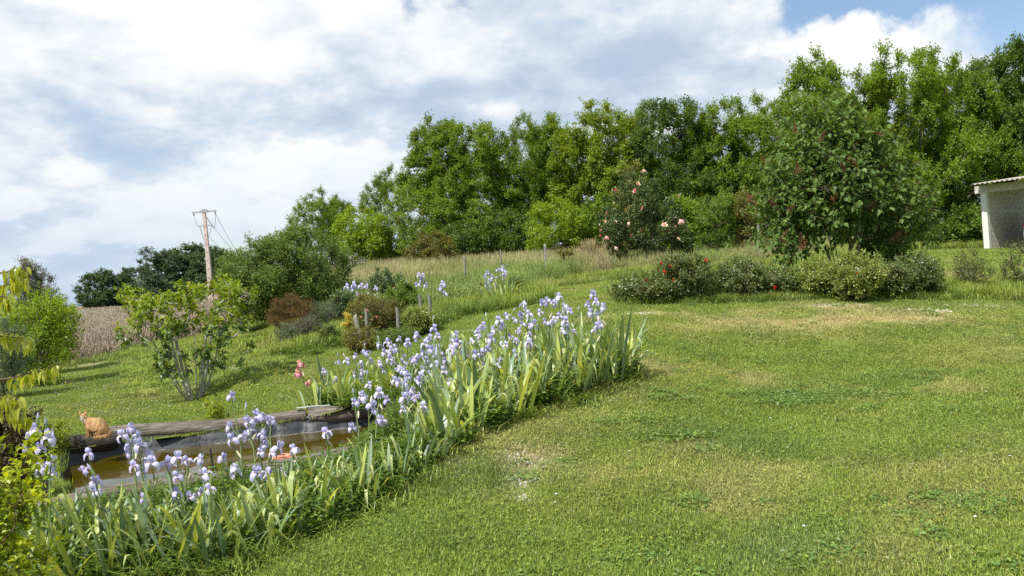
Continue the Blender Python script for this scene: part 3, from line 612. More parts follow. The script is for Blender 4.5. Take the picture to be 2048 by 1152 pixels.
def tall_grass():
    # rough grass: at the bed edge, under the roses, before the wood, along the shrubs
    metas = [blade_patch(300 + s, .14, 110, .10, .34, .007, .6).mesh('rough_tuft', MAT['blade']) for s in range(3)]
    coll = proto_collection('rough_grass', metas); xs, ys, hs = [], [], []
    # strip along the front edge of the bed
    E = np.array([hit(a, b)[:2] for a, b in [(250, 1165), (470, 1140), (620, 1066), (790, 990), (940, 878), (1060, 830), (1130, 806), (1240, 768), (1262, 748), (1190, 735), (1050, 742), (960, 735)]])
    for i in range(len(E) - 1):
        n = int(np.linalg.norm(E[i + 1] - E[i]) * 20) + 3; t = rng.random(n)[:, None]; p = E[i] + (E[i + 1] - E[i]) * t + rng.normal(size=(n, 2)) * .07
        xs.append(p[:, 0]); ys.append(p[:, 1]); hs.append(.22 + .28 * rng.random(n))
    # under rose row
    for c0, c1, b0, b1, n, h in ((1230, 1900, 16.2, 17.6, 850, .9), (1235, 1900, 15.0, 16.3, 600, .5), (1880, 2100, 15.2, 18.5, 320, .8), (540, 900, 17, 23, 1100, .8), (820, 1100, 17.5, 24, 1100, .9), (600, 1700, 24, 34, 1500, 1.0), (1240, 1700, 22, 40, 1200, 1.2), (1690, 2000, 35, 38, 400, 1.2), (20, 320, 25, 30, 300, .8), (240, 560, 14.5, 26, 700, .45), (1080, 1250, 22, 27, 200, .6)):
        x, y = scatter_pts(n, c0, c1, b0, b1, rng); xs.append(x); ys.append(y); hs.append(h * (.6 + .7 * rng.random(n)))
    x = np.concatenate(xs); y = np.concatenate(ys); h = np.concatenate(hs); k = ~inside(pond_big, x, y); x, y, h = x[k], y[k], h[k]; n = len(x)
    lc = lawn_col(x, y); g = region(x, y); mc = meadow_col(x, y); c = np.where((g == 1)[:, None], mc, lc * .95) * (.75 + .4 * rng.random(n))[:, None]
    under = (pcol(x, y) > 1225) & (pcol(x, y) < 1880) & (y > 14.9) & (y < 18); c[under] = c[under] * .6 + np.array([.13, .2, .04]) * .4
    s = 1 + y / 40
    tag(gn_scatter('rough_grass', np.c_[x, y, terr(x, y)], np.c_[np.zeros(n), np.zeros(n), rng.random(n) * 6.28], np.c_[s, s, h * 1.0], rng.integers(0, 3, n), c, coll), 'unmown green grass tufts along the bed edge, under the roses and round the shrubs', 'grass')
    # meadow stalks with seed heads
    metas = []
    for s_ in range(4):
        g = blade_patch(400 + s_, .30, 90, .25, .60, .008, .5); n = 46; a = rng.random(n) * 6.28; q = np.sqrt(rng.random(n)) * .3
        P = np.c_[np.cos(a) * q, np.sin(a) * q, np.zeros(n)]; T = P + np.c_[rng.normal(size=(n, 2)) * .07, .55 + .35 * rng.random(n)]
        g.segs(P, T, .0022, .0018, 3, .5 + .5 * rng.random(n)); tip = T + (T - P) * .2; g.segs(T - (T - P) * .05, tip, .008, .002, 4, .55 + .45 * rng.random(n))
        metas.append(g.mesh('meadow_tuft', MAT['stalk']))
    coll = proto_collection('meadow_tufts', metas)
    x, y = scatter_pts(5200, 560, 1700, 18, 47, rng); k = region(x, y) == 1; x, y = x[k], y[k]; n = len(x)
    c = meadow_col(x, y) * (.8 + .4 * rng.random(n))[:, None]; hh = np.interp(y, [18, 22, 27, 36], [.40, .50, .80, 1.1]) * (.7 + .5 * rng.random(n)); hh = hh * np.where(pcol(x, y) > 1220, .75, 1)
    tag(gn_scatter('meadow_grass', np.c_[x, y, terr(x, y)], np.c_[rng.normal(size=(n, 2)) * .08, rng.random(n) * 6.28], np.c_[np.ones(n) * 1.2, np.ones(n) * 1.2, hh], rng.integers(0, 4, n), c, coll), 'tall meadow grass with brown and pinkish seed heads in front of the wood', 'meadow grass')
    # dry field
    metas = []
    for s_ in range(3):
        g = Geo(); n = 120; a = rng.random(n) * 6.28; q = np.sqrt(rng.random(n)) * .6
        P = np.c_[np.cos(a) * q, np.sin(a) * q, np.zeros(n)]; T = P + np.c_[rng.normal(size=(n, 2)) * .10, .45 + .45 * rng.random(n)]
        rr = rng.random(n); g.segs(P, T, .004, .003, 3, rr); g.segs(T - (T - P) * .12, T + (T - P) * .06, .014, .004, 4, rr * .8); 
        b = blade_patch(500 + s_, .6, 120, .15, .45, .012, .7); g.add(np.concatenate(b.V), b.Fc[0], b.r[0]); g.Fc.append(b.Fc[-1] + g.n - len(np.concatenate(b.V))); g.r.append(b.r[-1]); g.m.append(b.m[-1]); g.sm.append(b.sm[-1])
        metas.append(g.mesh('dry_tuft', MAT['stalk']))
    coll = proto_collection('dry_tufts', metas); xs, ys = [], []
    for n, d0, d1 in ((3600, 25, 50), (3200, 50, 95), (1800, 95, 145)):
        x, y = scatter_pts(n, 60, 520, d0, d1, rng); xs.append(x); ys.append(y)
    x = np.concatenate(xs); y = np.concatenate(ys); k = region(x, y) == 2; x, y = x[k], y[k]; n = len(x); s = np.interp(y, [25, 50, 140], [1, 1.5, 3.0])
    c = field_col(x, y) * (.8 + .4 * rng.random(n))[:, None]
    tag(gn_scatter('dry_stalks', np.c_[x, y, terr(x, y)], np.c_[rng.normal(size=(n, 2)) * .05, rng.random(n) * 6.28], np.c_[s, s, .40 + .35 * rng.random(n)], rng.integers(0, 3, n), c, coll), 'dry brown weed stalks standing all over the fallow field', 'dry weeds')
tall_grass()

def small_flowers():
    def disc(seed, n, rad, z0, size, mat):
        g = Geo(); r_ = np.random.default_rng(seed); a = r_.random(n) * 6.28; q = np.sqrt(r_.random(n)) * rad
        for i in range(n):
            c = np.array([math.cos(a[i]) * q[i], math.sin(a[i]) * q[i], z0 * (.7 + .6 * r_.random())]); s = size * (.7 + .6 * r_.random())
            th = np.arange(7) / 7 * 6.28; V = np.c_[np.cos(th) * s, np.sin(th) * s, np.full(7, .002) + r_.normal(size=7) * .002] + c
            g.add(np.vstack([V, c]), [(k, (k + 1) % 7, 7) for k in range(7)], r_.random())
            g.segs([c * [1, 1, 0]], [c - [0, 0, .001]], .001, .001, 3, m=1)
        return g.mesh('daisies', [mat, MAT['weed']])
    metas = [disc(1, 1, .01, .04, .009, MAT['white_petal']), disc(2, 5, .3, .05, .0085, MAT['white_petal'])]
    coll = proto_collection('daisy_patch', metas)
    P1 = scatter_pts(560, 60, 640, 11.5, 24, rng); P2 = scatter_pts(70, 900, 2150, 4, 14, rng); P3 = scatter_pts(60, 1650, 2000, 22, 36, rng)
    cl = [hit(1215, 577), hit(1225, 577), hit(1205, 577), hit(1195, 578), hit(1235, 577)]
    x = np.concatenate([P1[0], P2[0], P3[0], [c[0] for c in cl]]); y = np.concatenate([P1[1], P2[1], P3[1], [c[1] for c in cl]]); idx = np.concatenate([np.ones(560), np.zeros(70), np.ones(60), np.ones(5)])
    k = (region(x, y) == 0) & ~inside(pond_big, x, y) & ((fbm(x * .6, y * .6, 19, 3) > .47) | (idx == 0)); x, y, idx = x[k], y[k], idx[k]; n = len(x); s = np.where(idx == 1, 1.0, .9)
    tag(gn_scatter('daisies', np.c_[x, y, terr(x, y)], np.c_[rng.normal(size=(n, 2)) * .1, rng.random(n) * 6], np.c_[s, s, s], idx, np.ones((n, 3)), coll), 'tiny white daisies dotted over the lawn', 'daisies')
    coll2 = proto_collection('buttercup_patch', [disc(5, 4, .2, .09, .012, MAT['yellow_f'])])
    x, y = scatter_pts(160, 100, 620, 12, 20, rng); k = fbm(x * .5, y * .5, 119, 3) > .52; x, y = x[k], y[k]; n = len(x)
    tag(gn_scatter('buttercups', np.c_[x, y, terr(x, y)], np.zeros((n, 3)), np.ones((n, 3)), np.zeros(n), np.ones((n, 3)), coll2), 'small yellow buttercups in the lawn beyond the pond', 'buttercups')
small_flowers()

def ground_cover():
    metas = []
    for s in range(4):
        g = Geo(); r_ = np.random.default_rng(600 + s); n = 70; a = r_.random(n) * 6.28; q = np.sqrt(r_.random(n)) * .14
        P = np.c_[np.cos(a) * q, np.sin(a) * q, .02 + (.16 + .10 * (s % 2)) * r_.random(n)]; dr = np.c_[np.cos(a) + r_.normal(size=n) * .6, np.sin(a) + r_.normal(size=n) * .6, r_.normal(size=n) * .3]
        X, Y, Z = frames(dr, np.c_[r_.normal(size=(n, 2)) * .5, np.ones(n)]); g.scatter(tmpl(LEAF4[0], .62), LEAF4[1], P, X, Y, Z, .028 + .03 * r_.random(n), r_.random(n))
        b = r_.random((9, 2)) * .1 - .05; g.segs(np.c_[b, np.zeros(9)], np.c_[b * 2.2, .12 + .1 * r_.random(9)], .002, .0015, 3, .3)
        metas.append(g.mesh('weed', MAT['weed']))
    coll = proto_collection('weed_plants', metas); mn, mx = bed_poly.min(0), bed_poly.max(0); p = mn + (mx - mn) * rng.random((5200, 2)); p = p[inside(bed_poly, p[:, 0], p[:, 1])]
    q, w = scatter_pts(260, 560, 900, 16, 19, rng); p = np.vstack([p, np.c_[q, w]]); q, w = scatter_pts(150, 1240, 1700, 15.5, 16.5, rng); p = np.vstack([p, np.c_[q, w]])
    n = len(p); s = (.65 + .55 * rng.random(n)) * np.where(pcol(p[:, 0], p[:, 1]) < 560, .8, 1)
    tag(gn_scatter('ground_cover', np.c_[p, terr(p[:, 0], p[:, 1])], np.c_[np.zeros((n, 2)), rng.random(n) * 6.28], np.c_[s, s, s * (.5 + .5 * rng.random(n))], rng.integers(0, 4, n), np.ones((n, 3)), coll), 'low leafy green weeds filling the flower bed under the irises', 'weeds')
ground_cover()
def lawn_extras():
    metas = []
    for s_ in range(3):
        g = Geo(); r_ = np.random.default_rng(800 + s_); n = 90; a = r_.random(n) * 6.28; q = np.sqrt(r_.random(n)) * .11; P = np.c_[np.cos(a) * q, np.sin(a) * q, .012 + .035 * r_.random(n)]
        X, Y, Z = frames(r_.normal(size=(n, 3)) * [1, 1, .3], np.c_[r_.normal(size=(n, 2)) * .5, np.ones(n)]); g.scatter(tmpl(LEAF4[0], .75), LEAF4[1], P, X, Y, Z, .014 + .018 * r_.random(n), r_.random(n)); metas.append(g.mesh('clover', MAT['clover']))
    coll = proto_collection('clover_patch', metas); P = []
    for (c, sx, sy, a), k in zip(_lush, (120, 26, 20, 16, 16)):
        P.append(np.c_[rng.normal(size=k) * sx * .6 + c[0], rng.normal(size=k) * sy * .6 + c[1]])
    x, y = scatter_pts(520, 600, 2150, 3.8, 16, rng); k = fbm(x * 1.1, y * 1.1, 203, 3) + .25 * rng.random(520) > .68; P.append(np.c_[x[k], y[k]]); P = np.vstack(P); P = P[(region(P[:, 0], P[:, 1]) == 0) & (P[:, 1] > 3)]; n = len(P); s = .7 + .7 * rng.random(n)
    tag(gn_scatter('clover', np.c_[P, terr(P[:, 0], P[:, 1])], np.c_[np.zeros((n, 2)), rng.random(n) * 6.28], np.c_[s, s, s * (.5 + .5 * rng.random(n))], rng.integers(0, 3, n), np.ones((n, 3)), coll), 'dark blue-green clover patches low in the mown lawn', 'clover')
    metas = []
    for s_ in range(3):
        bm = bmesh.new(); bmesh.ops.create_icosphere(bm, subdivisions=1, radius=.012); r_ = random.Random(s_)
        for v in bm.verts: v.co *= .7 + .6 * r_.random(); v.co.z *= .6
        me = bpy.data.meshes.new('chalk_stone'); bm.to_mesh(me); bm.free(); me.materials.append(MAT['stone']); metas.append(me)
    coll = proto_collection('chalk_stones', metas); P = []
    for (c, sx, sy, a) in _bare: k = int(40 + 260 * sx); P.append(np.c_[rng.normal(size=k) * sx * .55 + c[0], rng.normal(size=k) * sy * .6 + c[1]])
    P = np.vstack(P); n = len(P); s = (.4 + 1.1 * rng.random(n) ** 3) * np.interp(P[:, 1], [5, 15], [.8, 1.8])
    tag(gn_scatter('gravel', np.c_[P, terr(P[:, 0], P[:, 1]) + .004], rng.random((n, 3)) * 6, np.c_[s, s, s], rng.integers(0, 3, n), np.ones((n, 3)), coll), 'small pale chalky stones in the bare spots of the lawn', 'gravel')
MAT['clover'] = leaf_mat('clover_leaves', (0.095, 0.180, 0.042), (0.200, 0.300, 0.070), 0.3, 0.02)
lawn_extras()

# ------------------------------------------------------------------ woody plants
def skeleton(r_, targets, stems, seg=0.35, arch=0.25, zpen=0.8, tip=0.012, expo=2.3, wob=0.06):
    """stems: polylines from the base; every target is joined to the nearest lower branch"""
    pos, par = [], []
    for st in stems:
        for i, p in enumerate(st): pos.append(np.asarray(p, float)); par.append(-1 if i == 0 else len(pos) - 2)
    base = np.asarray(stems[0][0]); order = np.argsort([np.linalg.norm(t - base) for t in targets])
    ends = []
    for ti in order:
        t = targets[ti]; A = np.array(pos); d = np.linalg.norm(A - t, axis=1) + zpen * np.maximum(0, A[:, 2] - t[2] + .15 * np.linalg.norm(A[:, :2] - t[:2], axis=1))
        j = int(np.argmin(d)); a = A[j]; ln = np.linalg.norm(t - a); k = max(1, int(ln / seg)); pd = unit(a - A[par[j]]) if par[j] >= 0 else np.array([0, 0, 1.0])
        c = a + pd * ln * arch + (t - a) * .35 + np.array([0, 0, -.03 * ln]); last = j
        for q in range(1, k + 1):
            s = q / k; p = (1 - s) ** 2 * a + 2 * s * (1 - s) * c + s * s * t + (r_.normal(size=3) * wob * seg if q < k else 0)
            pos.append(p); par.append(last); last = len(pos) - 1
        ends.append(last)
    n = len(pos); A = np.array(pos); acc = np.zeros(n); par = np.array(par)
    ch = np.zeros(n, bool); ch[par[par >= 0]] = True; acc[~ch] = tip ** expo
    for i in range(n - 1, -1, -1):
        if par[i] >= 0: acc[par[i]] += acc[i]
    # nodes were appended after their parents, so one backward pass is enough
    return A, par, acc ** (1 / expo)
def sample_env(r_, env, n, mind, shell=0.5, seed=0):
    out = []; tries = 0; w = np.array([e[3] * e[4] * e[5] for e in env]); w /= w.sum()
    while len(out) < n and tries < n * 60:
        tries += 1; e = env[r_.choice(len(env), p=w)]; v = unit(r_.normal(size=3)); q = r_.random() ** (1 / 3) if r_.random() > shell else 1 - .18 * r_.random()
        lump = .80 + .42 * vnoise(np.array([v[0] * 2.2 + 9 + seed]), np.array([v[2] * 2.2 + v[1] * 1.7 + 4]), seed)[0]
        p = np.array(e[:3]) + v * np.array(e[3:]) * q * lump
        if p[2] < e[2] - e[5] * .96: continue
        if out and np.min(np.linalg.norm(np.array(out) - p, axis=1)) < mind: continue
        out.append(p)
    return np.array(out)
def shoots(r_, C, center, nsh, L, up, out, nl, size, jit, tv, tf, droop=0.0, flat=1.0, clump=1.0):
    """leaf clumps: every centre carries shoots, every shoot carries leaves"""
    nc = len(C); o = unit(C - center)
    d = np.repeat(o, nsh, 0) * out + np.array([0, 0, up]) + r_.normal(size=(nc * nsh, 3)) * np.array([1, 1, flat]); d = unit(d); ln = L * (.45 + .75 * r_.random((nc * nsh, 1)))
    S = np.repeat(C, nsh, 0) - d * ln * .15; E = S + d * ln
    n = len(S) * nl; t = r_.random((n, 1)) ** (1 / (1 + clump)); b = np.repeat(S, nl, 0); e = np.repeat(E, nl, 0); dd = np.repeat(d, nl, 0)
    P = b + (e - b) * t + r_.normal(size=(n, 3)) * jit
    side = unit(r_.normal(size=(n, 3))); dr = dd * .55 + side * .8 - np.array([0, 0, droop]); nr = np.array([0, 0, .8]) + side * .35 + np.repeat(np.repeat(o, nsh, 0), nl, 0) * .45 + r_.normal(size=(n, 3)) * .45
    X, Y, Z = frames(dr, nr); s = size * (.6 + .7 * r_.random(n))
    rnd = np.clip(r_.random(n) * .75 + .25 * np.repeat(r_.random(nc), nsh * nl), 0, 1)
    return dict(P=P, X=X, Y=Y, Z=Z, S=s, r=rnd, tv=tv, tf=tf), (S, E)
def wood_geo(A, par, rad, twigs=None, tr=.004, k=6, minr=.0, scale=1.0):
    g = Geo(); i = np.where((par >= 0))[0]; i = i[rad[i] >= minr]; big = i[rad[i] > .05]; sm = i[rad[i] <= .05]
    r1 = rad[i]; r0 = np.minimum(rad[par[i]], rad[i] * 1.35)
    for sel, kk in ((big, k + 1), (sm, 4)):
        if len(sel): g.segs(A[par[sel]], A[sel], np.minimum(rad[par[sel]], rad[sel] * 1.35), rad[sel], kk, .5)
    if twigs is not None: g.segs(twigs[0], twigs[1], tr, tr * .5, 3, .5)
    return g
def crown_geo(L): g = Geo(); g.scatter(L['tv'], L['tf'], L['P'], L['X'], L['Y'], L['Z'], L['S'], L['r']); return g

def oak_meshes(seed, H=9.0, W=5.8, nC=130, low=.22, leaf=.112, dens=35, airy=0.0, mat='oak', bark='bark', nsh=10, L_=.74, lowc=True):
    r_ = np.random.default_rng(seed)
    env = [(0, 0, H * (.60 if mat[:3] != 'far' else .46), W * .42, W * .40, H * (.36 if mat[:3] != 'far' else .44)), (r_.normal() * .3, r_.normal() * .3, H * .80, W * .28, W * .28, H * .19), (r_.normal() * .6, r_.normal() * .6, H * .38, W * .48, W * .44, H * .18)]
    if not lowc: env = env[:2]; env[0] = (0, 0, H * .66, W * .40, W * .38, H * .28)
    C = sample_env(r_, env, nC, .42 + airy, .62, seed); C = C[C[:, 2] > .25]
    lean = r_.normal(size=2) * .35; tr = [np.array([lean[0] * s ** 1.5 + r_.normal() * .05, lean[1] * s ** 1.5 + r_.normal() * .05, H * .78 * s]) for s in np.linspace(0, 1, 9)]
    A, par, rad = skeleton(r_, C, [tr], .55, .30, 1.1, .022, 2.25, .10); rad = rad * min(1, .21 / rad.max())
    L, tw = shoots(r_, C, np.array([0, 0, H * .5]), nsh, L_, .35, .8, dens, leaf, .085, tmpl(LEAF4[0], .75), LEAF4[1], .05)
    return wood_geo(A, par, rad, tw, .008).mesh('trunk', MAT[bark]), crown_geo(L).mesh('crown', MAT[mat])
def place_tree(name, label, cat, base, meshes, s, group=None, rz=0.0, sz=None):
    e = empty(name, base, label, cat, group, rz); e.scale = (s, s, sz or s)
    link('trunk', meshes[0], e); link('crown', meshes[1], e); return e

OAKS = [oak_meshes(11, mat='oak_y'), oak_meshes(12, W=6.0), oak_meshes(13, airy=.14, nC=80, leaf=.10, lowc=False), oak_meshes(14, W=5.0, airy=.10, nC=85, lowc=False), oak_meshes(15, W=6.4, nC=140)]
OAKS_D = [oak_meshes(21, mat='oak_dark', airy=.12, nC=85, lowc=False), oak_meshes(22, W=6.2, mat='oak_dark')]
def tree_at(px, top, D, H0, meshes, label, name='oak_tree', cat='tree', group='trees of the wood', rz=0.0, wid=1.0, basey=None):
    b = ground_at(px, D)
    # the tree is vertical, the picture leans: put the top of the tree where the photograph has it
    t = at(px, top, D); b = np.array([t[0], D, gz(t[0], D)]); H = t[2] - b[2]
    s = H / H0; e = place_tree(name, label, cat, b, meshes, s * wid, group, rz, s); return e
sk = 8.9
tree_at(628, 392, 49, sk, OAKS[2], 'leafy oak at the left end of the wood, rising behind the broad willowy bush', rz=.3)
tree_at(668, 398, 52, sk, OAKS[3], 'oak with two thin twiggy tops just right of the leftmost oak of the wood', rz=2)
tree_at(762, 348, 49, sk, OAKS[2], 'open ragged oak with a twiggy leaning top, left of the tall wood', rz=1.1, wid=.85)
tree_at(862, 248, 47, sk, OAKS[3], 'tall oak forming the left shoulder of the high wood', rz=.2, wid=.95)
tree_at(930, 243, 46, sk, OAKS[1], 'tall oak with sky gaps round dark stems, second from the wood\'s left shoulder', rz=4)
tree_at(1035, 246, 46, sk, OAKS[2], 'thin oak with bare dark stems showing between the two fuller oaks, above the yellow-green bush', rz=2.1, wid=.85)
tree_at(1105, 240, 46, sk, OAKS[3], 'slender oak standing right behind the yellow-green bush', rz=5.0, wid=.85)
tree_at(1195, 208, 44, sk, OAKS[0], 'full bright oak directly above and left of the tall climbing rose', rz=3)
tree_at(1262, 232, 45, sk, OAKS[2], 'oak with a wispy top behind the tall climbing rose', rz=1.3, wid=.8)
tree_at(1338, 196, 43, sk, OAKS_D[1], 'dark green oak above and right of the tall climbing rose', rz=.7, wid=.9)
tree_at(1400, 250, 43, sk, OAKS[1], 'lower leafy oak in the dip between two tall oaks, above the two small fruit trees', rz=.2, wid=.9)
tree_at(1455, 198, 42, sk, OAKS[4], 'full oak with a pointed top left of the big lilac bush', rz=4.4, wid=.85)
tree_at(1545, 205, 42, sk, OAKS[2], 'bushy oak in the dip just left of the highest oaks', rz=3.3)
tree_at(1625, 118, 41, sk, OAKS[3], 'tall oak with separate round leaf tufts behind the big lilac bush', rz=2.5, wid=.8)
tree_at(1720, 140, 40, sk, OAKS[0], 'tall full oak behind the right side of the big lilac bush', rz=1.5, wid=.85)
tree_at(1812, 96, 39, sk, OAKS[4], 'broad bright oak, the tallest dome between the lilac bush and the shed', rz=0.3, wid=.85)
tree_at(1905, 140, 40, sk, OAKS[1], 'oak with a forked dark trunk showing left of the shed roof', rz=5.2, wid=.8)
tree_at(1975, 118, 41, sk, OAKS_D[0], 'dull green thin-topped oak directly behind the shed', rz=.8, wid=.8)
tree_at(2040, 62, 40, sk, OAKS_D[1], 'tallest dark oak at the right edge, above the shed roof', rz=2.8, wid=.8)
tree_at(2130, 90, 41, sk, OAKS[0], 'oak at the far right, mostly cut off by the edge of the photograph', rz=1.9)
# a second rank deeper in the wood closes the gaps
second = [(740, 420, 56), (835, 330, 55), (905, 300, 54), (990, 290, 54), (1075, 285, 54), (1150, 290, 52), (1240, 290, 52), (1300, 280, 51), (1380, 270, 50), (1440, 290, 50), (1510, 280, 50), (1580, 260, 48), (1680, 230, 48), (1770, 210, 47), (1860, 200, 47), (1940, 210, 47), (2020, 190, 47)]
for i, (px, tp, D) in enumerate(second):
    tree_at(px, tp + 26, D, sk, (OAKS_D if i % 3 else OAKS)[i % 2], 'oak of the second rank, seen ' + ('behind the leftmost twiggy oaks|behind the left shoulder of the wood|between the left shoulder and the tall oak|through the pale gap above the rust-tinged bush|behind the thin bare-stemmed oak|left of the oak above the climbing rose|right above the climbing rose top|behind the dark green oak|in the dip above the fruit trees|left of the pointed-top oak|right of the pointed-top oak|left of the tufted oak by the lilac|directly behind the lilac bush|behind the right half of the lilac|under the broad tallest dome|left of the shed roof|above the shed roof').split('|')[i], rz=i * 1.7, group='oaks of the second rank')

def bush(name, label, cat, px, base, top, wpx, mat, leaf=.05, nC=60, nsh=7, nl=16, L=.25, up=.5, out=.8, D=None, tw=.62, stems=5, low=0.25, group=None, bark='bark_twig', jit=.035, shell=.55, depth=None, seed=None, template='4', droop=0.0, flat=1.0, env=None, tip=.006, twr=.0025, extra=None):
    """a shrub whose foot, top and width are where the photograph has them, at its own distance"""
    r_ = np.random.default_rng(seed if seed is not None else int(px * 7 + top)); 
    if D is None: b = hit(px, base); D = b[1]
    t = at(px, top, D); b0 = ground_at(px, D); b = np.array([(t[0] + b0[0]) / 2, D, 0]); b[2] = gz(b[0], D); H = t[2] - b[2]; W = wpx * D / F; dp = W * .45 if depth is None else depth / 2
    E = env(H, W, dp) if env else [(0, 0, H * (.5 + low * .4), W * .46, dp, H * (.46 - low * .3)), (0, 0, H * .35, W * .36, dp * .85, H * .30)]
    C = sample_env(r_, E, nC, min(W, H) * .035, shell, r_.integers(0, 99)); C = C[C[:, 2] > .06 * H]
    st = []
    for i in range(stems):
        a = r_.random() * 6.28; q = .10 * W * r_.random(); tilt = .16 * W * r_.random(); p0 = np.array([math.cos(a) * q * .5, math.sin(a) * q * .5, -.05])
        st.append([p0 + np.array([math.cos(a) * tilt * s ** 1.3, math.sin(a) * tilt * s ** 1.3, s * H * .45]) for s in np.linspace(0, 1, 5)])
    A, par, rad = skeleton(r_, C, st, max(.12, H * .08), .35, .9, tip, 2.3, .12)
    tv, tf = (tmpl(LEAF4[0], tw), LEAF4[1]) if template == '4' else (tmpl(L6V, tw), L6T)
    Lf, twg = shoots(r_, C, np.array([0, 0, H * .35]), nsh, L, up, out, nl, leaf, jit, tv, tf, droop, flat)
    k = Lf['P'][:, 2] > .01
    for q in ('P', 'X', 'Y', 'Z', 'S', 'r'): Lf[q] = Lf[q][k]
    e = empty(name, b, label, cat, group)
    wood_geo(A, par, rad, twg, twr).obj('branches', MAT[bark], e)
    g = crown_geo(Lf); g.obj('foliage', MAT[mat], e)
    return e, b, H, W, C, Lf

# --- shrubs along the foot of the wood
US = [('dense_shrub', 'dark green rounded shrub at the wood edge, right of the rust-tinged bush', 945, 545, 440, 130, 'oak_dark', 41),
      ('dense_shrub', 'dark green shrub at the wood edge, immediately left of the yellow-green bush', 1030, 540, 425, 130, 'oak_dark', 41),
      ('dense_shrub', 'mid green low shrub above the leaning fence post left of the meadow irises', 900, 548, 478, 80, 'willow', 41),
      ('dense_shrub', 'dull green shrub behind the tip of the red-tipped bush', 790, 560, 500, 110, 'willow', 43),
      ('dense_shrub', 'small lime-green shrub in front of the lime-green tree', 745, 562, 512, 90, 'ball', 44),
      ('rose_thicket', 'pale green briar thicket with a few white flowers, right of the broad willowy bush', 690, 580, 520, 80, 'silver', 36),
      ('dense_shrub', 'green shrub filling the wood edge right of the yellow-green bush', 1195, 530, 385, 110, 'oak', 38),
      ('dense_shrub', 'olive shrub with bare brownish twigs above the tall climbing rose', 1262, 530, 335, 80, 'olive', 39),
      ('dense_shrub', 'leafy green shrub right of the tall climbing rose', 1370, 530, 400, 90, 'oak', 36),
      ('dense_shrub', 'green shrub seen right through the trunks of the lilac bush', 1660, 505, 400, 170, 'oak_dark', 41),
      ('dense_shrub', 'dark shrub in the shade right of the lilac bush', 1800, 500, 395, 130, 'oak_dark', 39),
      ('dense_shrub', 'lime-green bush directly left of the shed post', 1925, 497, 415, 100, 'ball', 38),
      ('dense_shrub', 'low dark bush at the wood edge midway between lilac bush and shed', 1870, 500, 450, 90, 'oak_dark', 38),
      ('dense_shrub', 'dark bush behind the shed wall', 2050, 492, 380, 120, 'oak_dark', 42)]
UG = ['behind the lime-green tree', 'behind the crooked pale trunk', 'behind the rust-tinged bush', 'behind the meadow post group', 'behind the yellow-green bush', 'behind the dry grass clump', 'behind the climbing rose', 'between climbing rose and fruit trees', 'behind the fruit trees', 'left behind the lilac bush', 'behind the lilac trunks', 'right behind the lilac bush', 'left of the shed', 'behind the shed post']
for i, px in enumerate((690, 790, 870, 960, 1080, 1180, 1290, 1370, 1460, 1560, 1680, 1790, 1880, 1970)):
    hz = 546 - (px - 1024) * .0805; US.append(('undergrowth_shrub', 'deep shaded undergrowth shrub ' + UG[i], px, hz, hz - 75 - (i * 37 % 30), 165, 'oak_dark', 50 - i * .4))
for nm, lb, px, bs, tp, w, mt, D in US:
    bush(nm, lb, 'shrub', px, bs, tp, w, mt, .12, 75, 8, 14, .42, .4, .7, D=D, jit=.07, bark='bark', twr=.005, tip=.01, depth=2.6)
bush('lime_tree', 'lime-green round tree at the wood edge, right of the broad willowy bush', 'tree', 725, 560, 420, 130, 'lime', .12, 120, 9, 18, .45, .3, .7, D=42, jit=.08, bark='bark_pale', twr=.005, tip=.012, depth=3)
bush('twisted_tree', 'tree with crooked pale trunk and sparse leaves left of the tall oaks', 'tree', 822, 545, 380, 90, 'oak', .11, 50, 7, 12, .4, .3, .7, D=42, jit=.09, bark='bark_pale', twr=.006, tip=.028, depth=2.6, stems=2, low=.6)
bush('rust_bush', 'rust-tinged olive bush at the wood edge above the meadow', 'shrub', 862, 545, 470, 112, 'rustgreen', .09, 90, 8, 15, .34, .6, .8, D=36, jit=.05, depth=2.4)
bush('yellow_green_bush', 'yellow-green leafy bush behind the rightmost meadow fence post', 'shrub', 1118, 530, 400, 122, 'lime', .10, 100, 8, 14, .36, .5, .8, D=37, jit=.06, depth=2.6)
bush('fruit_tree', 'small fruit tree, the left one of the pair left of the lilac bush', 'tree', 1432, 528, 402, 88, 'ball', .07, 70, 8, 16, .34, .7, .6, D=31, jit=.05, depth=1.8, stems=1, low=.75, tip=.009)
bush('fruit_tree', 'small yellowish fruit tree, the right one of the pair left of the lilac bush', 'tree', 1494, 528, 395, 84, 'olive', .07, 70, 8, 16, .34, .7, .6, D=31, jit=.05, depth=1.8, stems=1, low=.75, tip=.009)
bush('vine', 'small yellowish vine on a pale stump beside the dry grass clump', 'vine', 1133, 548, 508, 40, 'olive', .11, 12, 6, 7, .2, .3, .6, D=27, jit=.05, stems=1, low=.9, tip=.016, bark='bark_pale')
for i, (px, bs, tp, w) in enumerate(((985, 532, 508, 46), (1040, 530, 508, 50), (1075, 528, 506, 34))):
    bush('vine', ['yellow-green vine leaves behind the meadow irises, left of the middle post', 'yellow-green vine leaves between the two taller fence posts', 'orange-tinged vine leaves at the foot of the rightmost meadow post'][i], 'vine', px, bs, tp, w, 'olive', .12, 14, 5, 6, .22, .3, .6, D=33, jit=.06, stems=2)

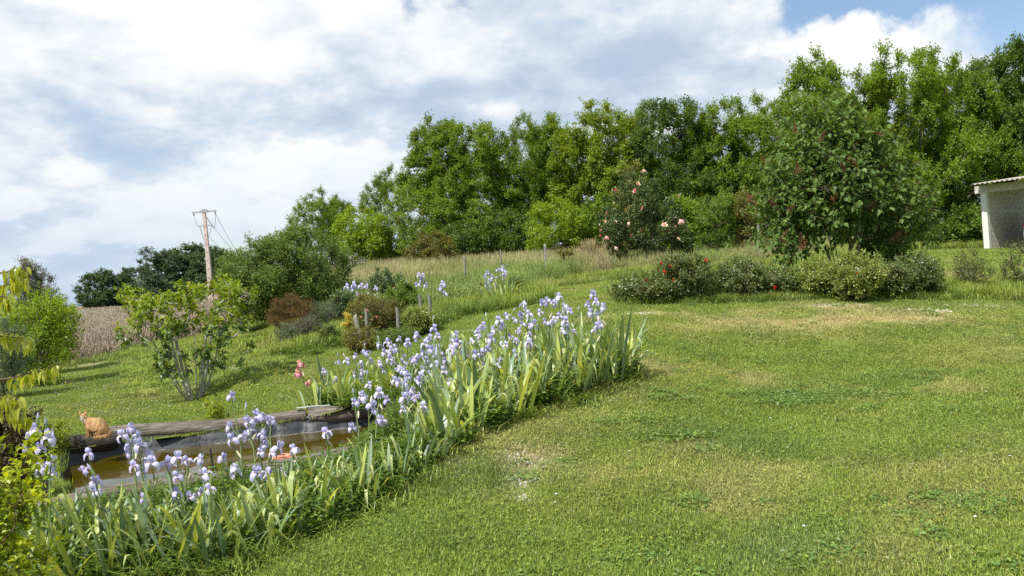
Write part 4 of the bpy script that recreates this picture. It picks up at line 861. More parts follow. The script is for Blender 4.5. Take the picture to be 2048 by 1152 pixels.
# --- willowy bush and the trees at the left
bush('willow_bush', 'broad willowy bush with upright shoots, the largest shrub left of the wood', 'shrub', 560, 655, 462, 250, 'willow', .078, 440, 9, 17, .44, 1.3, .5, D=24.5, tw=.45, jit=.04, depth=3.2, shell=.8,
     env=lambda H, W, d: [(-.10 * W, 0, H * .46, W * .36, d, H * .44), (.16 * W, 0, H * .50, W * .34, d, H * .48), (0, 0, H * .28, W * .47, d * .9, H * .27)])
FARM = [oak_meshes(31, H=9, W=9.5, nC=190, leaf=.28, dens=13, mat='far', nsh=9, L_=1.0), oak_meshes(32, H=9, W=9, nC=170, leaf=.28, dens=13, mat='far', nsh=9, L_=1.0), oak_meshes(33, H=9, W=8, nC=90, leaf=.22, dens=14, mat='far_pale', bark='bark_pale', nsh=8)]
FT = [(198, 543, 0, 'dark rounded tree at the left end of the far group on the field'), (236, 548, 1, 'dark tree second from the left end of the far group on the field'), (268, 534, 1, 'lower dark tree filling the middle of the far group on the field'),
      (312, 498, 2, 'pale tree with bare grey branches in the far group on the field'), (348, 505, 0, 'dark tree right of the pale far tree'), (392, 493, 0, 'highest dark dome of the far group, just left of the power pole'), (430, 503, 1, 'dark far tree just right of the power pole')]
for i, (px, tp, k, lb) in enumerate(FT):
    tree_at(px, tp, 118 + (i % 3) * 4, 8.9, FARM[k], lb, 'far_tree', 'tree', 'trees beyond the fallow field', rz=i * 2.1, wid=1.22)
bush('silver_tree', 'silvery grey-green conical tree at the left edge behind the lime shrub', 'tree', 62, 700, 522, 150, 'silver', .062, 260, 8, 26, .30, .9, .5, D=22, tw=.35, jit=.03, depth=2.0, bark='bark_pale', stems=3,
     env=lambda H, W, d: [(0, 0, H * .38, W * .46, d, H * .30), (0, 0, H * .62, W * .28, d * .7, H * .30), (0, 0, H * .82, W * .12, d * .4, H * .18)])
bush('lime_shrub', 'bright lime-green shrub with open twigs left of the fallow field', 'shrub', 78, 738, 592, 155, 'lime', .06, 120, 8, 13, .34, .5, .8, D=18, jit=.04, depth=1.6, stems=5)
bush('grey_shrub', 'grey-green feathery shrub at the left edge under the lime shrub', 'shrub', 8, 770, 640, 90, 'grey', .045, 90, 8, 16, .22, .7, .6, D=15.5, tw=.3, jit=.03, depth=1.2)
bush('maroon_shrub', 'dark red-brown shrub at the left edge above the foreground leaves', 'shrub', 28, 960, 815, 100, 'maroon', .026, 120, 8, 14, .12, .6, .8, D=7.0, jit=.02, depth=.55, twr=.0015)
bush('yellow_shrub', 'small yellow-leaved plant between the cat and the dark shrub', 'shrub', 112, 900, 843, 46, 'fig', .03, 28, 6, 9, .10, .6, .8, D=9.5, jit=.02, twr=.0015)

# --- shrubs of the far bed
bush('tamarisk', 'rust-coloured feathery shrub at the foot of the willowy bush', 'shrub', 585, 676, 597, 100, 'rust', .028, 130, 9, 18, .20, .8, .7, tw=.3, jit=.02, depth=1.0)
bush('santolina', 'grey-green cushion shrub in front of the rust-coloured shrub', 'shrub', 582, 692, 648, 60, 'grey', .025, 80, 8, 14, .13, .9, .7, tw=.3, jit=.018)
bush('lavender', 'grey-green upright lavender clump right of the rust-coloured shrub', 'shrub', 655, 660, 606, 74, 'grey', .03, 80, 9, 16, .22, 1.6, .4, tw=.22, jit=.015)
bush('lavender', 'small pale lavender tuft right in front of the rust-coloured shrub', 'shrub', 616, 682, 640, 44, 'silver', .03, 50, 8, 12, .18, 1.4, .6, tw=.22, jit=.015)
bush('photinia', 'dark green shrub with red shoot tips standing before the meadow', 'shrub', 775, 605, 541, 66, 'redtip', .05, 80, 7, 12, .18, .6, .7, D=22, jit=.03)
bush('photinia', 'small green shrub with red new leaves left of the tall red-tipped one', 'shrub', 690, 628, 578, 40, 'redtip', .045, 50, 7, 12, .15, .6, .7, D=20, jit=.03)
bush('ball_shrub', 'bright green ball-shaped shrub by the two weathered posts', 'shrub', 811, 614, 568, 60, 'ball', .04, 90, 8, 16, .14, .4, .7, D=19.5, jit=.025)
bush('box_shrub', 'olive-green rounded shrub left of the bright ball-shaped one', 'shrub', 728, 640, 592, 66, 'olive', .035, 70, 8, 14, .13, .4, .7, D=19, jit=.025)
bush('golden_shrub', 'tiny yellow-leaved shrub left of the posts', 'shrub', 697, 656, 631, 26, 'yellow', .04, 24, 6, 10, .08, .5, .7, D=17.5, jit=.02)
bush('small_rose', 'small dark rose bush alone on the lawn before the far bed', 'shrub', 658, 690, 650, 36, 'rose', .035, 34, 6, 9, .12, .6, .7, jit=.025)
bush('twiggy_bush', 'olive twiggy bush with reddish stems between the weathered posts', 'shrub', 762, 700, 605, 84, 'rustgreen', .030, 110, 8, 12, .22, 1.1, .6, D=16.9, jit=.02, twr=.003)
bush('bush_rose', 'green rose bush at the foot of the tallest weathered post', 'shrub', 838, 682, 622, 76, 'rose_pale', .035, 90, 8, 13, .15, .5, .7, D=15.7, jit=.025)
bush('low_shrub', 'low grey-green shrub at the foot of the leftmost weathered post', 'shrub', 722, 712, 655, 70, 'olive', .03, 60, 7, 12, .14, .6, .7, D=15.2, jit=.025)
bush('low_shrub', 'low dark green shrub hidden behind the first iris blooms', 'shrub', 790, 712, 662, 80, 'willow', .03, 70, 7, 12, .14, .6, .7, D=15.0, jit=.025)
bush('heather', 'dark grey-green tuft right of the meadow iris clump', 'shrub', 1030, 608, 560, 40, 'willow', .03, 50, 7, 12, .2, .9, .5, D=20.5, tw=.3, jit=.03)
bush('magnolia_sapling', 'young shoot with large yellow-green leaves behind the pond log', 'sapling', 428, 836, 797, 52, 'fig', .085, 12, 4, 3, .10, .3, .7, D=11.2, tw=.5, jit=.02, template='6', stems=3, tip=.005)

# ------------------------------------------------------------------ flowers used as parts
def blossom_mesh(name, mat, seed, petals=14, size=1.0):
    g = Geo(); r_ = np.random.default_rng(seed)
    for i in range(petals):
        ring = i / petals; a = i * 2.4; tilt = .25 + 1.1 * ring; ln = .35 + .3 * ring
        d = np.array([[math.cos(a) * math.sin(tilt), math.sin(a) * math.sin(tilt), math.cos(tilt)]]); nr = np.array([[math.cos(a) * math.cos(tilt), math.sin(a) * math.cos(tilt), -math.sin(tilt)]]) * -1
        X, Y, Z = frames(d, nr); T = tmpl(L6V, 1.05); T[:, 2] += .22 * T[:, 1] ** 2
        g.scatter(T, L6T, np.array([[0, 0, -.12]]), X, Y, Z, ln * size * (.9 + .2 * r_.random()), [ring])
    return g.mesh(name, mat)
BLOOM = {k: blossom_mesh('rose_bloom', MAT[k], i + 3) for i, k in enumerate(('rose_hot', 'rose_pink', 'rose_pale_f', 'rose_peach', 'rose_red', 'rose_coral'))}
def bloom_at(e, b, px, py, D, key, size, name='rose_bloom'):
    p = at(px, py, D) - b; r_ = np.random.default_rng(px * 31 + py)
    link(name, BLOOM[key], e, p, (R(55) + r_.normal() * .4, r_.normal() * .4, r_.random() * 6), float(size))

# --- tall climbing rose
ce, cb, cH, cW, cC, cL = bush('climbing_rose', 'tall dark-leaved climbing rose with pink and peach blooms', 'rose', 1287, 548, 348, 182, 'climber', .070, 250, 8, 13, .26, .5, .8, jit=.045, depth=2.0, stems=6, shell=.6, low=.15, seed=5,
     env=lambda H, W, d: [(0, 0, H * .48, W * .47, d, H * .30), (-.03 * W, 0, H * .72, W * .26, d * .7, H * .28), (.33 * W, 0, H * .34, W * .22, d * .6, H * .18)])
cD = cb[1] - 1.15
for px, py, k, s in ((1288, 343, 'rose_peach', .15), (1275, 367, 'rose_peach', .15), (1231, 381, 'rose_hot', .13), (1270, 382, 'rose_pink', .17), (1360, 391, 'rose_pale_f', .16), (1227, 406, 'rose_pale_f', .11), (1286, 415, 'rose_pink', .17), (1214, 427, 'rose_coral', .14),
                     (1209, 443, 'rose_peach', .11), (1200, 449, 'rose_pale_f', .10), (1231, 443, 'rose_pale_f', .12), (1256, 448, 'rose_pale_f', .15), (1329, 450, 'rose_pale_f', .19), (1362, 444, 'rose_pink', .20), (1350, 453, 'rose_pink', .12), (1200, 460, 'rose_pink', .10), (1200, 472, 'rose_hot', .14), (1213, 477, 'rose_pink', .17),
                     (1231, 498, 'rose_pale_f', .19), (1356, 478, 'rose_peach', .18), (1262, 470, 'rose_coral', .08), (1285, 460, 'rose_red', .07)):
    bloom_at(ce, cb, px, py, cD, k, s * 1.25)

# --- row of bush roses
RB = [('low rose bush at the left end of the rose row', 1285, 604, 562, 118, 'rose', ()), ('rose bush with small red blooms below the tall climbing rose', 1370, 604, 512, 112, 'rose', ((1340, 533), (1328, 544), (1347, 560), (1293, 560), (1378, 559), (1411, 521), (1322, 527))),
      ('rose bush with shiny leaves left of the shade under the lilac', 1478, 595, 526, 104, 'rose', ()), ('dark rose bush in the shade of the lilac bush', 1556, 590, 546, 92, 'rose', ((1549, 575),)),
      ('yellow-green rose bush in front of the lilac trunks', 1628, 592, 530, 98, 'rose_pale', ((1643, 545),)), ('tall rose bush with two red blooms, right of the lilac trunks', 1706, 600, 518, 112, 'rose_pale', ((1716, 546), (1711, 582))),
      ('rose bush with thin upright shoots, second from the right end of the row', 1768, 594, 534, 84, 'rose', ((1768, 540),)), ('last dense rose bush at the right end of the row', 1832, 592, 516, 100, 'rose', ((1806, 544),))]
for lb, px, bs, tp, w, mt, fl in RB:
    e, b, H, W, C, Lf = bush('rose_bush', lb, 'rose bush', px, bs, tp, w, mt, .046, 130, 8, 13, .20, .8, .7, jit=.03, depth=1.0, stems=7, group='bush roses in a row', low=.05)
    for (fx, fy) in fl: bloom_at(e, b, fx, fy, b[1] - .46, 'rose_red', .082)
for lb, px, bs, tp, w in (('sparse thin-stemmed rose bush standing alone right of the rose row', 1946, 582, 500, 70), ('sparse rose bush cut off by the right edge below the shed', 2042, 580, 488, 84)):
    bush('rose_bush', lb, 'rose bush', px, bs, tp, w, 'rose', .038, 60, 6, 7, .20, 1.0, .6, jit=.03, depth=.8, stems=7, group='bush roses in a row', low=.1, tip=.004)
be, bb, *_ = bush('pink_rose_bush', 'thin rose bush with coral-pink blooms round the leftmost weathered posts', 'rose bush', 728, 690, 622, 50, 'rose', .03, 40, 6, 8, .15, .9, .6, D=16.5, jit=.02)
for fx, fy, s in ((733, 621, .10), (735, 630, .07), (722, 635, .07), (711, 646, .09), (713, 656, .05), (752, 634, .07), (745, 640, .04)): bloom_at(be, bb, fx, fy, 16.2, 'rose_coral', s)

# --- lilac with its big leaves: the 300 that show largest are parts, the rest one part
def leaf_part_meshes(name, mat, n, w, fold=1.0):
    out = []
    for i in range(n):
        g = Geo(); V = tmpl(L6V, w * (.85 + .1 * i), fold); V[:, 2] -= .10 * i * V[:, 1] ** 2; g.add(V, L6T, [.15 + .7 * i / max(1, n - 1)] * len(L6T), smooth=False); out.append(g.mesh(name, mat))
    return out
def leaves_as_parts(e, Lf, n, mat, w, name='leaf', front=True):
    """takes n leaves nearest to the camera out of the arrays and builds them one by one"""
    P = Lf['P'] + np.array(e.location); key = np.linalg.norm(P - CAM, axis=1) / Lf['S']; idx = np.argsort(key)[:n]
    ms = leaf_part_meshes(name, mat, 4, w)
    for j, i in enumerate(idx):
        o = link(name, ms[j % 4], e); s = Lf['S'][i]; X, Y, Z, p = Lf['X'][i], Lf['Y'][i], Lf['Z'][i], Lf['P'][i]
        o.matrix_local = Matrix(((X[0] * s, Y[0] * s, Z[0] * s, p[0]), (X[1] * s, Y[1] * s, Z[1] * s, p[1]), (X[2] * s, Y[2] * s, Z[2] * s, p[2]), (0, 0, 0, 1)))
    keep = np.ones(len(P), bool); keep[idx] = False
    for q in ('P', 'X', 'Y', 'Z', 'S', 'r'): Lf[q] = Lf[q][keep]
def lilac():
    r_ = np.random.default_rng(77); D = 19.5; px = 1655; t = at(px, 224, D); b = np.array([t[0] + .05, D, 0]); b[2] = gz(b[0], D); H = t[2] - b[2]; W = 288 * D / F
    e = empty('lilac_bush', b, 'big lilac bush with large heart-shaped leaves and brown faded flower heads behind the rose row', 'lilac')
    env = [(-.03 * W, 0, H * .55, W * .33, 1.3, H * .30), (-.02 * W, 0, H * .80, W * .19, .9, H * .18), (-.28 * W, -.2, H * .42, W * .20, 1.0, H * .17), (.27 * W, 0, H * .40, W * .22, 1.0, H * .17), (.20 * W, .1, H * .66, W * .17, .8, H * .14),
           (-.24 * W, 0, H * .68, W * .13, .7, H * .12), (-.36 * W, -.3, H * .23, W * .12, .6, H * .15), (.38 * W, -.2, H * .24, W * .12, .6, H * .10), (.05 * W, 0, H * .93, W * .07, .4, H * .07), (-.45 * W, -.1, H * .52, W * .06, .3, H * .06), (.40 * W, 0, H * .58, W * .07, .4, H * .07)]
    C = sample_env(r_, env, 215, .17, .5, 7); C = C[(C[:, 2] > H * .16) | ((np.abs(C[:, 0]) > W * .22) & (C[:, 2] > H * .06))]
    st = []
    for i in range(8):
        a = r_.random() * 6.28; q = .30 * r_.random(); p0 = np.array([math.cos(a) * q, math.sin(a) * q, -.05]); k = .5 + .5 * r_.random()
        st.append([p0 + np.array([math.cos(a) * k * s ** 1.2, math.sin(a) * k * s ** 1.2, s * H * .55]) for s in np.linspace(0, 1, 6)])
    A, par, rad = skeleton(r_, C, st, .3, .35, .9, .008, 2.2, .1)
    Lf, tw = shoots(r_, C, np.array([0, 0, H * .4]), 8, .85, .6, .7, 10, .128, .065, tmpl(L6V, .72), L6T, .55)
    wood_geo(A, par, rad, tw, .004).obj('branches', surf_mat('lilac_bark', (0.14, 0.11, 0.075), (0.28, 0.22, 0.16), 20), e)
    leaves_as_parts(e, Lf, 300, MAT['lilac'], .72)
    o = crown_geo(Lf).obj('foliage', MAT['lilac'], e); o['kind'] = 'stuff'
    # faded flower heads
    g = Geo(); n = 170; u = r_.random(n); a = r_.random(n) * 6.28; rr = .10 * (1 - u) * r_.random(n) ** .5
    P = np.c_[np.cos(a) * rr, np.sin(a) * rr, u * .30]; X, Y, Z = frames(r_.normal(size=(n, 3)), r_.normal(size=(n, 3))); g.scatter(tmpl(LEAF4[0], .8), LEAF4[1], P, X, Y, Z, .035, r_.random(n)); g.segs([[0, 0, -.05]], [[0, 0, .26]], .006, .002, 4, .5)
    pm = g.mesh('flower_head', MAT['lilac_dead'])
    for fx, fy in ((1532, 318), (1502, 395), (1512, 405), (1550, 403), (1605, 480), (1568, 478), (1566, 468), (1600, 492), (1596, 340), (1665, 392), (1670, 395), (1700, 318), (1708, 324), (1711, 332), (1690, 335), (1740, 416), (1796, 463), (1804, 468), (1790, 476), (1815, 468), (1820, 380), (1815, 392), (1590, 262), (1768, 265), (1840, 400), (1575, 418), (1640, 275)):
        dd = D - 1.45 * math.sqrt(max(0.05, 1 - ((fx - 1662) / 165) ** 2)); p = at(fx, fy + 6, dd) - b
        link('flower_head', pm, e, p, (r_.normal() * .5, r_.normal() * .5, r_.random() * 6), .55 + .35 * r_.random())
lilac()
bush('dogwood', 'leafy branch-like shrub leaning out at the right foot of the lilac bush', 'shrub', 1772, 560, 440, 95, 'lilac', .10, 45, 6, 7, .3, .5, .8, D=20.5, jit=.05, template='6', tw=.9, droop=.4)

# --- open shrub with grey candelabra branches beyond the pond
def candelabra():
    r_ = np.random.default_rng(19); b = hit(390, 800); D = b[1]; t = at(372, 566, D); H = t[2] - b[2]; W = 262 * D / F
    e = empty('open_shrub', b, 'open vase-shaped shrub with bare grey branches and fresh leaves on the lawn beyond the pond', 'shrub')
    stems = []
    for i in range(15):
        a = i * 2.4 + r_.random() * .5; q = .05 + .05 * r_.random(); sp = (.20 + .30 * ((i * 7) % 15) / 15) * W * .5; hh = H * (.45 + .20 * r_.random())
        p0 = np.array([math.cos(a) * q, math.sin(a) * q, -.03]); stems.append([p0 + np.array([math.cos(a) * sp * s ** .8, math.sin(a) * sp * .9 * s ** .8, s ** 1.15 * hh]) for s in np.linspace(0, 1, 6)])
    C = []
    while len(C) < 150:
        a = r_.random() * 6.28; q = math.sqrt(r_.random()); x = math.cos(a) * q * W * .50; y = math.sin(a) * q * W * .42; z = H * (.50 + .48 * r_.random() ** .7) - .14 * H * (1 - q) * 0 + 0; z = min(z, H * (.92 + .08 * math.sin(x * 4)))
        if z < H * (.35 + .25 * (1 - q)): continue
        C.append((x, y, z))
    for q in range(26): a = r_.random() * 6.28; C.append((math.cos(a) * W * .22, math.sin(a) * W * .2, H * (.22 + .25 * r_.random())))
    for k in ((.44 * W, -.2, H * .22), (.48 * W, -.1, H * .40), (.40 * W, -.25, H * .30), (-.5 * W, 0, H * .62), (-.46 * W, 0, H * .80), (.42 * W, 0, H * .62), (-.42 * W, 0, H * .92), (.30 * W, 0, H * 1.0)): C.append(k)
    C = np.array(C); A, par, rad = skeleton(r_, C, stems, .13, .45, 1.0, .0060, 2.2, .10)
    wood_geo(A, par, rad, None, k=6).obj('branches', MAT['bark_pale'], e)
    Lf, tw = shoots(r_, C, np.array([0, 0, H * .3]), 3, .12, .5, .8, 7, .088, .022, tmpl(L6V, .62), L6T, .35)
    leaves_as_parts(e, Lf, 300, MAT['fig'], .62)
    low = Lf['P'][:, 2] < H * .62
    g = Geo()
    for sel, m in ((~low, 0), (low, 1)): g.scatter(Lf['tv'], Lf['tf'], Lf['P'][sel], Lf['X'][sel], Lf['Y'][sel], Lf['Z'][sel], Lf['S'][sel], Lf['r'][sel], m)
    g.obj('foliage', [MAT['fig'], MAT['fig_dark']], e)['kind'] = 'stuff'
candelabra()

# --- dry ornamental grass clump
def grass_clump():
    r_ = np.random.default_rng(3); b = hit(1186, 557); D = b[1]; H = 78 * D / F; g = Geo(); n = 420; a = r_.random(n) * 6.28; q = .12 * np.sqrt(r_.random(n)); sp = r_.normal(size=n) * .20
    h = H * (.45 + .6 * r_.random(n)); P = np.c_[np.cos(a) * q, np.sin(a) * q, np.zeros(n)]; M_ = P + np.c_[np.cos(a) * np.abs(sp) * .5, np.sin(a) * np.abs(sp) * .5, h * .6]; T = P + np.c_[np.cos(a) * np.abs(sp) * 1.3, np.sin(a) * np.abs(sp) * 1.3, h]
    g.segs(P, M_, .007, .006, 3, r_.random(n)); g.segs(M_, T, .006, .002, 3, r_.random(n)); k = r_.random(n) < .4; g.segs(T[k] - (T[k] - M_[k]) * .35, T[k] + [0, 0, .03], .013, .003, 4, r_.random(k.sum()))
    e = empty('grass_clump', b, 'tall straw-coloured ornamental grass clump left of the climbing rose', 'grass clump'); g.obj('stalks', leaf_mat('straw', (0.32, 0.25, 0.12), (0.56, 0.46, 0.26), .2, .03), e)
    g = blade_patch(9, .28, 260, .25, .60, .011, .55); g.obj('green_blades', leaf_mat('clump_green', (0.14, 0.19, 0.06), (0.27, 0.30, 0.11), .3, .03), e)
grass_clump()

# ------------------------------------------------------------------ irises
def iris_leaf_mesh(kind, L, w, mat, seed):
    r_ = np.random.default_rng(seed); n = 8; V = []; 
    for i in range(n + 1):
        s = i / n
        if kind == 'straight': x = .10 * L * s ** 2; z = L * s * (1 - .03 * s)
        elif kind == 'arch': x = .38 * L * s ** 2.2; z = L * (s - .22 * s ** 3)
        else:
            k = .58 + .06 * (seed % 3); x = .08 * L * s if s < k else .08 * L * k + (s - k) * L * .55; z = L * s if s < k else L * (k + .05 * math.sin((s - k) / (1 - k) * PI) - (s - k) * .72 * ((s - k) / (1 - k)) ** .6)
        ww = w * (.55 + .45 * math.sin(min(1, s * 1.6) * PI / 2)) * (1 - max(0, (s - .62) / .38) ** 1.7); f = .22 * ww
        tw = .15 * math.sin(seed + s * 2)
        V += [(x, -ww / 2, z), (x + f * .6 + tw * ww, 0, z), (x, ww / 2, z)]
    V = np.array(V); g = Geo(); Fq = [(3 * i, 3 * i + 1, 3 * i + 4, 3 * i + 3) for i in range(n)] + [(3 * i + 1, 3 * i + 2, 3 * i + 5, 3 * i + 4) for i in range(n)]
    g.add(V, Fq, .5, smooth=True); return g.mesh('leaf', mat)
LEAFM = {'s': [iris_leaf_mesh('straight', .48 + .03 * i, .036, MAT['iris_leaf_blue' if i % 3 == 1 else 'iris_leaf'], i) for i in range(8)], 'a': [iris_leaf_mesh('arch', .48 + .04 * i, .034, MAT['iris_leaf_blue' if i % 3 == 1 else 'iris_leaf'], i + 9) for i in range(5)],
         'b': [iris_leaf_mesh('bend', .56 + .04 * i, .036, MAT['iris_leaf_pale'], i + 20) for i in range(4)]}
def petal(g, d_az, kind, mat, size, r_, rr):
    """a petal as a curved 4x4 sheet"""
    n = 4; V = []
    for i in range(n + 1):
        s = i / n
        for j in range(4):
            u = (j / 3 - .5) * 2; wd = (.14 + .42 * math.sin(s ** .8 * PI * .86)) * size
            if kind == 'up': out = (.34 * math.sin(s * PI * .80)) * size; z = s * .70 * size; cup = -.08 * size * u * u * math.sin(s * PI)
            else: out = (.08 + .50 * math.sin(min(1, s * 1.15) * PI * .55)) * size; z = (.12 * math.sin(s * PI * .8) - .62 * max(0, s - .25) ** 1.4 * 1.5) * size; cup = -.10 * size * u * u
            ruf = .06 * size * math.sin(u * 5 + s * 7 + d_az * 3)
            V.append((out + cup + ruf * .5, u * wd * .5 * (1 if kind == 'up' else 1.05), z + ruf + (cup * .8 if kind == 'dn' else 0)))
    V = np.array(V); ca, sa = math.cos(d_az), math.sin(d_az); V = np.c_[V[:, 0] * ca - V[:, 1] * sa, V[:, 0] * sa + V[:, 1] * ca, V[:, 2]]
    Fq = [(i * 4 + j, i * 4 + j + 1, i * 4 + j + 5, i * 4 + j + 4) for i in range(n) for j in range(3)]
    if kind == 'up': rv = [.15 + .6 * (i / n) for i in range(n) for j in range(3)]
    else: rv = [(.95 if j == 1 else .55) - .45 * (i / n) ** 1.5 for i in range(n) for j in range(3)]
    g.add(V, Fq, np.clip(np.array(rv) + rr, 0, 1), mat, True)
def iris_bloom(seed, mats, size=.085, closed=0.0):
    g = Geo(); r_ = np.random.default_rng(seed); a0 = r_.random() * 6
    for i in range(3): petal(g, a0 + i * 2.094 + r_.normal() * .08, 'up', 0, size * (1 - .1 * r_.random()), r_, r_.normal() * .1)
    for i in range(3): petal(g, a0 + 1.047 + i * 2.094 + r_.normal() * .08, 'dn', 1, size * (.95 + .15 * r_.random()), r_, r_.normal() * .1)
    for i in range(3):
        a = a0 + 1.047 + i * 2.094; d = np.array([math.cos(a), math.sin(a), 0]); g.segs([d * size * .12 + [0, 0, .004]], [d * size * .38 + [0, 0, size * .13]], size * .045, size * .03, 4, .5, 2)
    g.tube([(0, 0, -.045), (0, 0, -.02), (0, 0, .005)], [.006, .008, .004], 5, m=3)
    return g.mesh('flower', mats)
PM = [MAT['petal_up'], MAT['petal_dn'], MAT['beard'], MAT['papery']]; PV = [MAT['petal_violet'], MAT['petal_dn'], MAT['beard'], MAT['papery']]; PP = [MAT['pink_up'], MAT['pink_dn'], MAT['beard'], MAT['papery']]
FLOW = [iris_bloom(i, PM, .076) for i in range(6)] + [iris_bloom(8 + i, PV, .072) for i in range(1)]
FLOWP = [iris_bloom(30 + i, PP, .080) for i in range(2)]
gb = Geo(); gb.tube([(0, 0, -.05), (0, 0, -.03), (0, 0, -.005), (0, 0, .012)], [.004, .008, .009, .007], 6, r=.6); gb.tube([(0, 0, .005), (0, 0, .02), (0, 0, .036), (0, 0, .048)], [.006, .008, .005, .001], 6, r=.6, m=1); BUD = gb.mesh('bud', [MAT['iris_stem'], MAT['petal_up']])
gb = Geo(); gb.tube([(0, 0, -.04), (0, 0, -.01), (0.004, 0, .02), (0.01, 0, .035)], [.004, .010, .008, .002], 5, r=.6); SPENT = gb.mesh('spent_flower', MAT['papery'])
def leaf_limit(c, D, hs, x, y):
    """the bed is lower where the photograph looks over it at the pond"""
    if D > 9.6 and c < 860: return hs
    lim = float(np.interp(c, [0, 430, 520, 640, 790, 850, 930], [968, 968, 935, 898, 868, 800, 500])); h = at(c, lim, D)[2] - gz(x, y)
    return float(np.clip(h / .60, .42, hs))
def fan(root, r_, n, hs, spread=.10, pale=.17, bendp=.10):
    for i in range(n):
        a = r_.random() * 6.28; q = spread * math.sqrt(r_.random()); k = r_.random(); key = 'b' if k < pale else ('a' if k < pale + .42 else 's')
        me = LEAFM[key][r_.integers(0, len(LEAFM[key]))]; tilt = (.05 + .50 * r_.random() ** 1.2) if key != 'b' else .12 + .25 * r_.random(); az = a + r_.normal() * .5
        o = link('leaf', me, root, (math.cos(a) * q, math.sin(a) * q, -.02)); rot = Matrix.Rotation(az, 4, 'Z') @ Matrix.Rotation(tilt, 4, 'Y') @ Matrix.Rotation(r_.normal() * .35 if key == 's' else 0, 4, 'Z')
        s = hs * (.72 + .5 * r_.random()); o.matrix_local = Matrix.Translation(o.location) @ rot @ Matrix.Diagonal((s, s * (.9 + .3 * r_.random()), s, 1))
def stalk(root, r_, top, nb, flowers, run=.26, fs=1.0, budp=.3):
    """root at the ground; top: offset of the uppermost bloom"""
    H = top[2]; P = [np.array([0, 0, -.02])] + [np.array([top[0] * s ** 1.6, top[1] * s ** 1.6, H * s]) + np.r_[r_.normal(size=2) * .006, 0] for s in np.linspace(.2, 1, 6)]
    P[-1] = np.array(top) - [0, 0, .03]; g = Geo(); g.tube(P, np.linspace(.0075, .0045, len(P)), 5, r=.5)
    spots = []
    for i in range(nb):
        if i == 0: spots.append((np.array(top), 0))
        else:
            s = 1 - run * i / max(1, nb - 1) / H * 1.0; b_ = np.array([top[0] * s ** 1.6, top[1] * s ** 1.6, H * s]); a = i * 2.6 + r_.random(); t = b_ + np.array([math.cos(a) * .055, math.sin(a) * .055, .025]); g.tube([b_ - [0, 0, .05], (b_ + t) / 2 - [0, 0, .02], t - [0, 0, .02]], [.005, .0045, .004], 4, r=.5); spots.append((t, 1))
    st = g.obj('stem', MAT['iris_stem'], root)
    for t, side in spots:
        link('flower', flowers[r_.integers(0, len(flowers))], st, t, (r_.normal() * .34, r_.normal() * .34, r_.random() * 6.28), float(fs * (.78 + .45 * r_.random())))
    if r_.random() < budp: t = np.array(top) + [r_.normal() * .015, r_.normal() * .015, .06 + .04 * r_.random()]; link('bud', BUD, st, t, (r_.normal() * .2, r_.normal() * .2, 0))
    if r_.random() < .6: s = .80; link('spent_flower', SPENT, st, (top[0] * s + .02, top[1] * s, H * s), (.5, .2, r_.random() * 6))
    return st
def iris(px, py, D, nb, label, group, seed, flowers=FLOW, nleaf=5, hs=1.0, fs=1.0, run=.26, name='iris_plant'):
    r_ = np.random.default_rng(seed); t = at(px, py, D); z = gz(t[0], D); H = t[2] - z
    off = r_.normal(size=2) * .05; b = np.array([t[0] - off[0], D - off[1], 0.0]); b[2] = gz(b[0], b[1])
    e = empty(name, b, label, 'iris', group); top = t - b
    hs = leaf_limit(float(pcol(b[0], b[1])), b[1], hs, b[0], b[1]); stalk(e, r_, top, nb, flowers, min(run, H * .45), fs); fan(e, r_, nleaf, hs); return e
g1 = 'irises before the pond'; g2 = 'irises round the right end of the pond'; g3 = 'irises at the far right end of the bed'; g4 = 'irises in the meadow'
spec = []
def S(lst, lab, grp, D, nleaf, hs):
    for it in lst:
        d = it[3] if len(it) > 3 else D; spec.append((it[0], it[1], d, it[2], it[4] if len(it) > 4 else lab, grp, nleaf, hs))
S([(66, 862, 3, 5.2, 'pale blue iris with three blooms stacked, leftmost in the bed'), (98, 874, 4, 5.1, 'iris with four violet-blue blooms, second from the left end of the bed'), (178, 908, 3, 5.15, 'iris with a small bud on top and violet blooms hanging below, before the dark log'),
   (192, 962, 1, 4.9, 'single low violet bloom in front of the near log, left'), (262, 856, 5, 5.3, 'tallest foreground iris, its blooms stacked over the far log beside the cat'), (274, 872, 4, 5.35, 'iris closely twinned with the tallest foreground iris'), (304, 925, 2, 5.2, 'iris with two blooms just right of the tall foreground pair'),
   (333, 926, 1, 5.5, 'single pale bloom over the grey water, right of the tall foreground pair'), (354, 916, 2, 5.4, 'iris with paired pale blooms over the grey water'), (374, 920, 3, 5.4, 'iris with three violet-blue blooms at the middle of the water'), (400, 918, 2, 5.5, 'slim iris with pale blooms left of the dark stake'),
   (412, 948, 1, 5.2, 'lone pale iris bloom just above the near log'), (419, 978, 1, 5.0, 'lowest pale iris bloom in front of the near log'), (445, 916, 1, 5.6, 'white-blue iris bloom right of the dark stake'),
   (463, 792, 2, 6.4, 'tall leaning iris whose top blooms stand above the far log'), (465, 878, 2, 6.0, 'thin iris with small withering blooms before the liner folds'), (497, 842, 3, 6.3, 'iris with drooping blooms in front of the liner, left of three'), (517, 830, 3, 6.35, 'iris with the highest bloom of the three before the liner'), (541, 840, 3, 6.3, 'iris with drooping blooms in front of the liner, right of three'),
   (513, 946, 1, 5.5, 'single whitish iris bloom low beside the tall pale leaf'), (556, 895, 2, 6.0, 'iris with violet blooms just left of the salmon-red lid'), (588, 898, 2, 6.1, 'iris with dark violet blooms just right of the salmon-red lid'), (652, 866, 1, 6.6, 'solitary iris bloom standing over the yellow water')], '', g1, 5.3, 5, .80)
lab2 = 'pale lavender iris crowded among others round the right end of the pond'
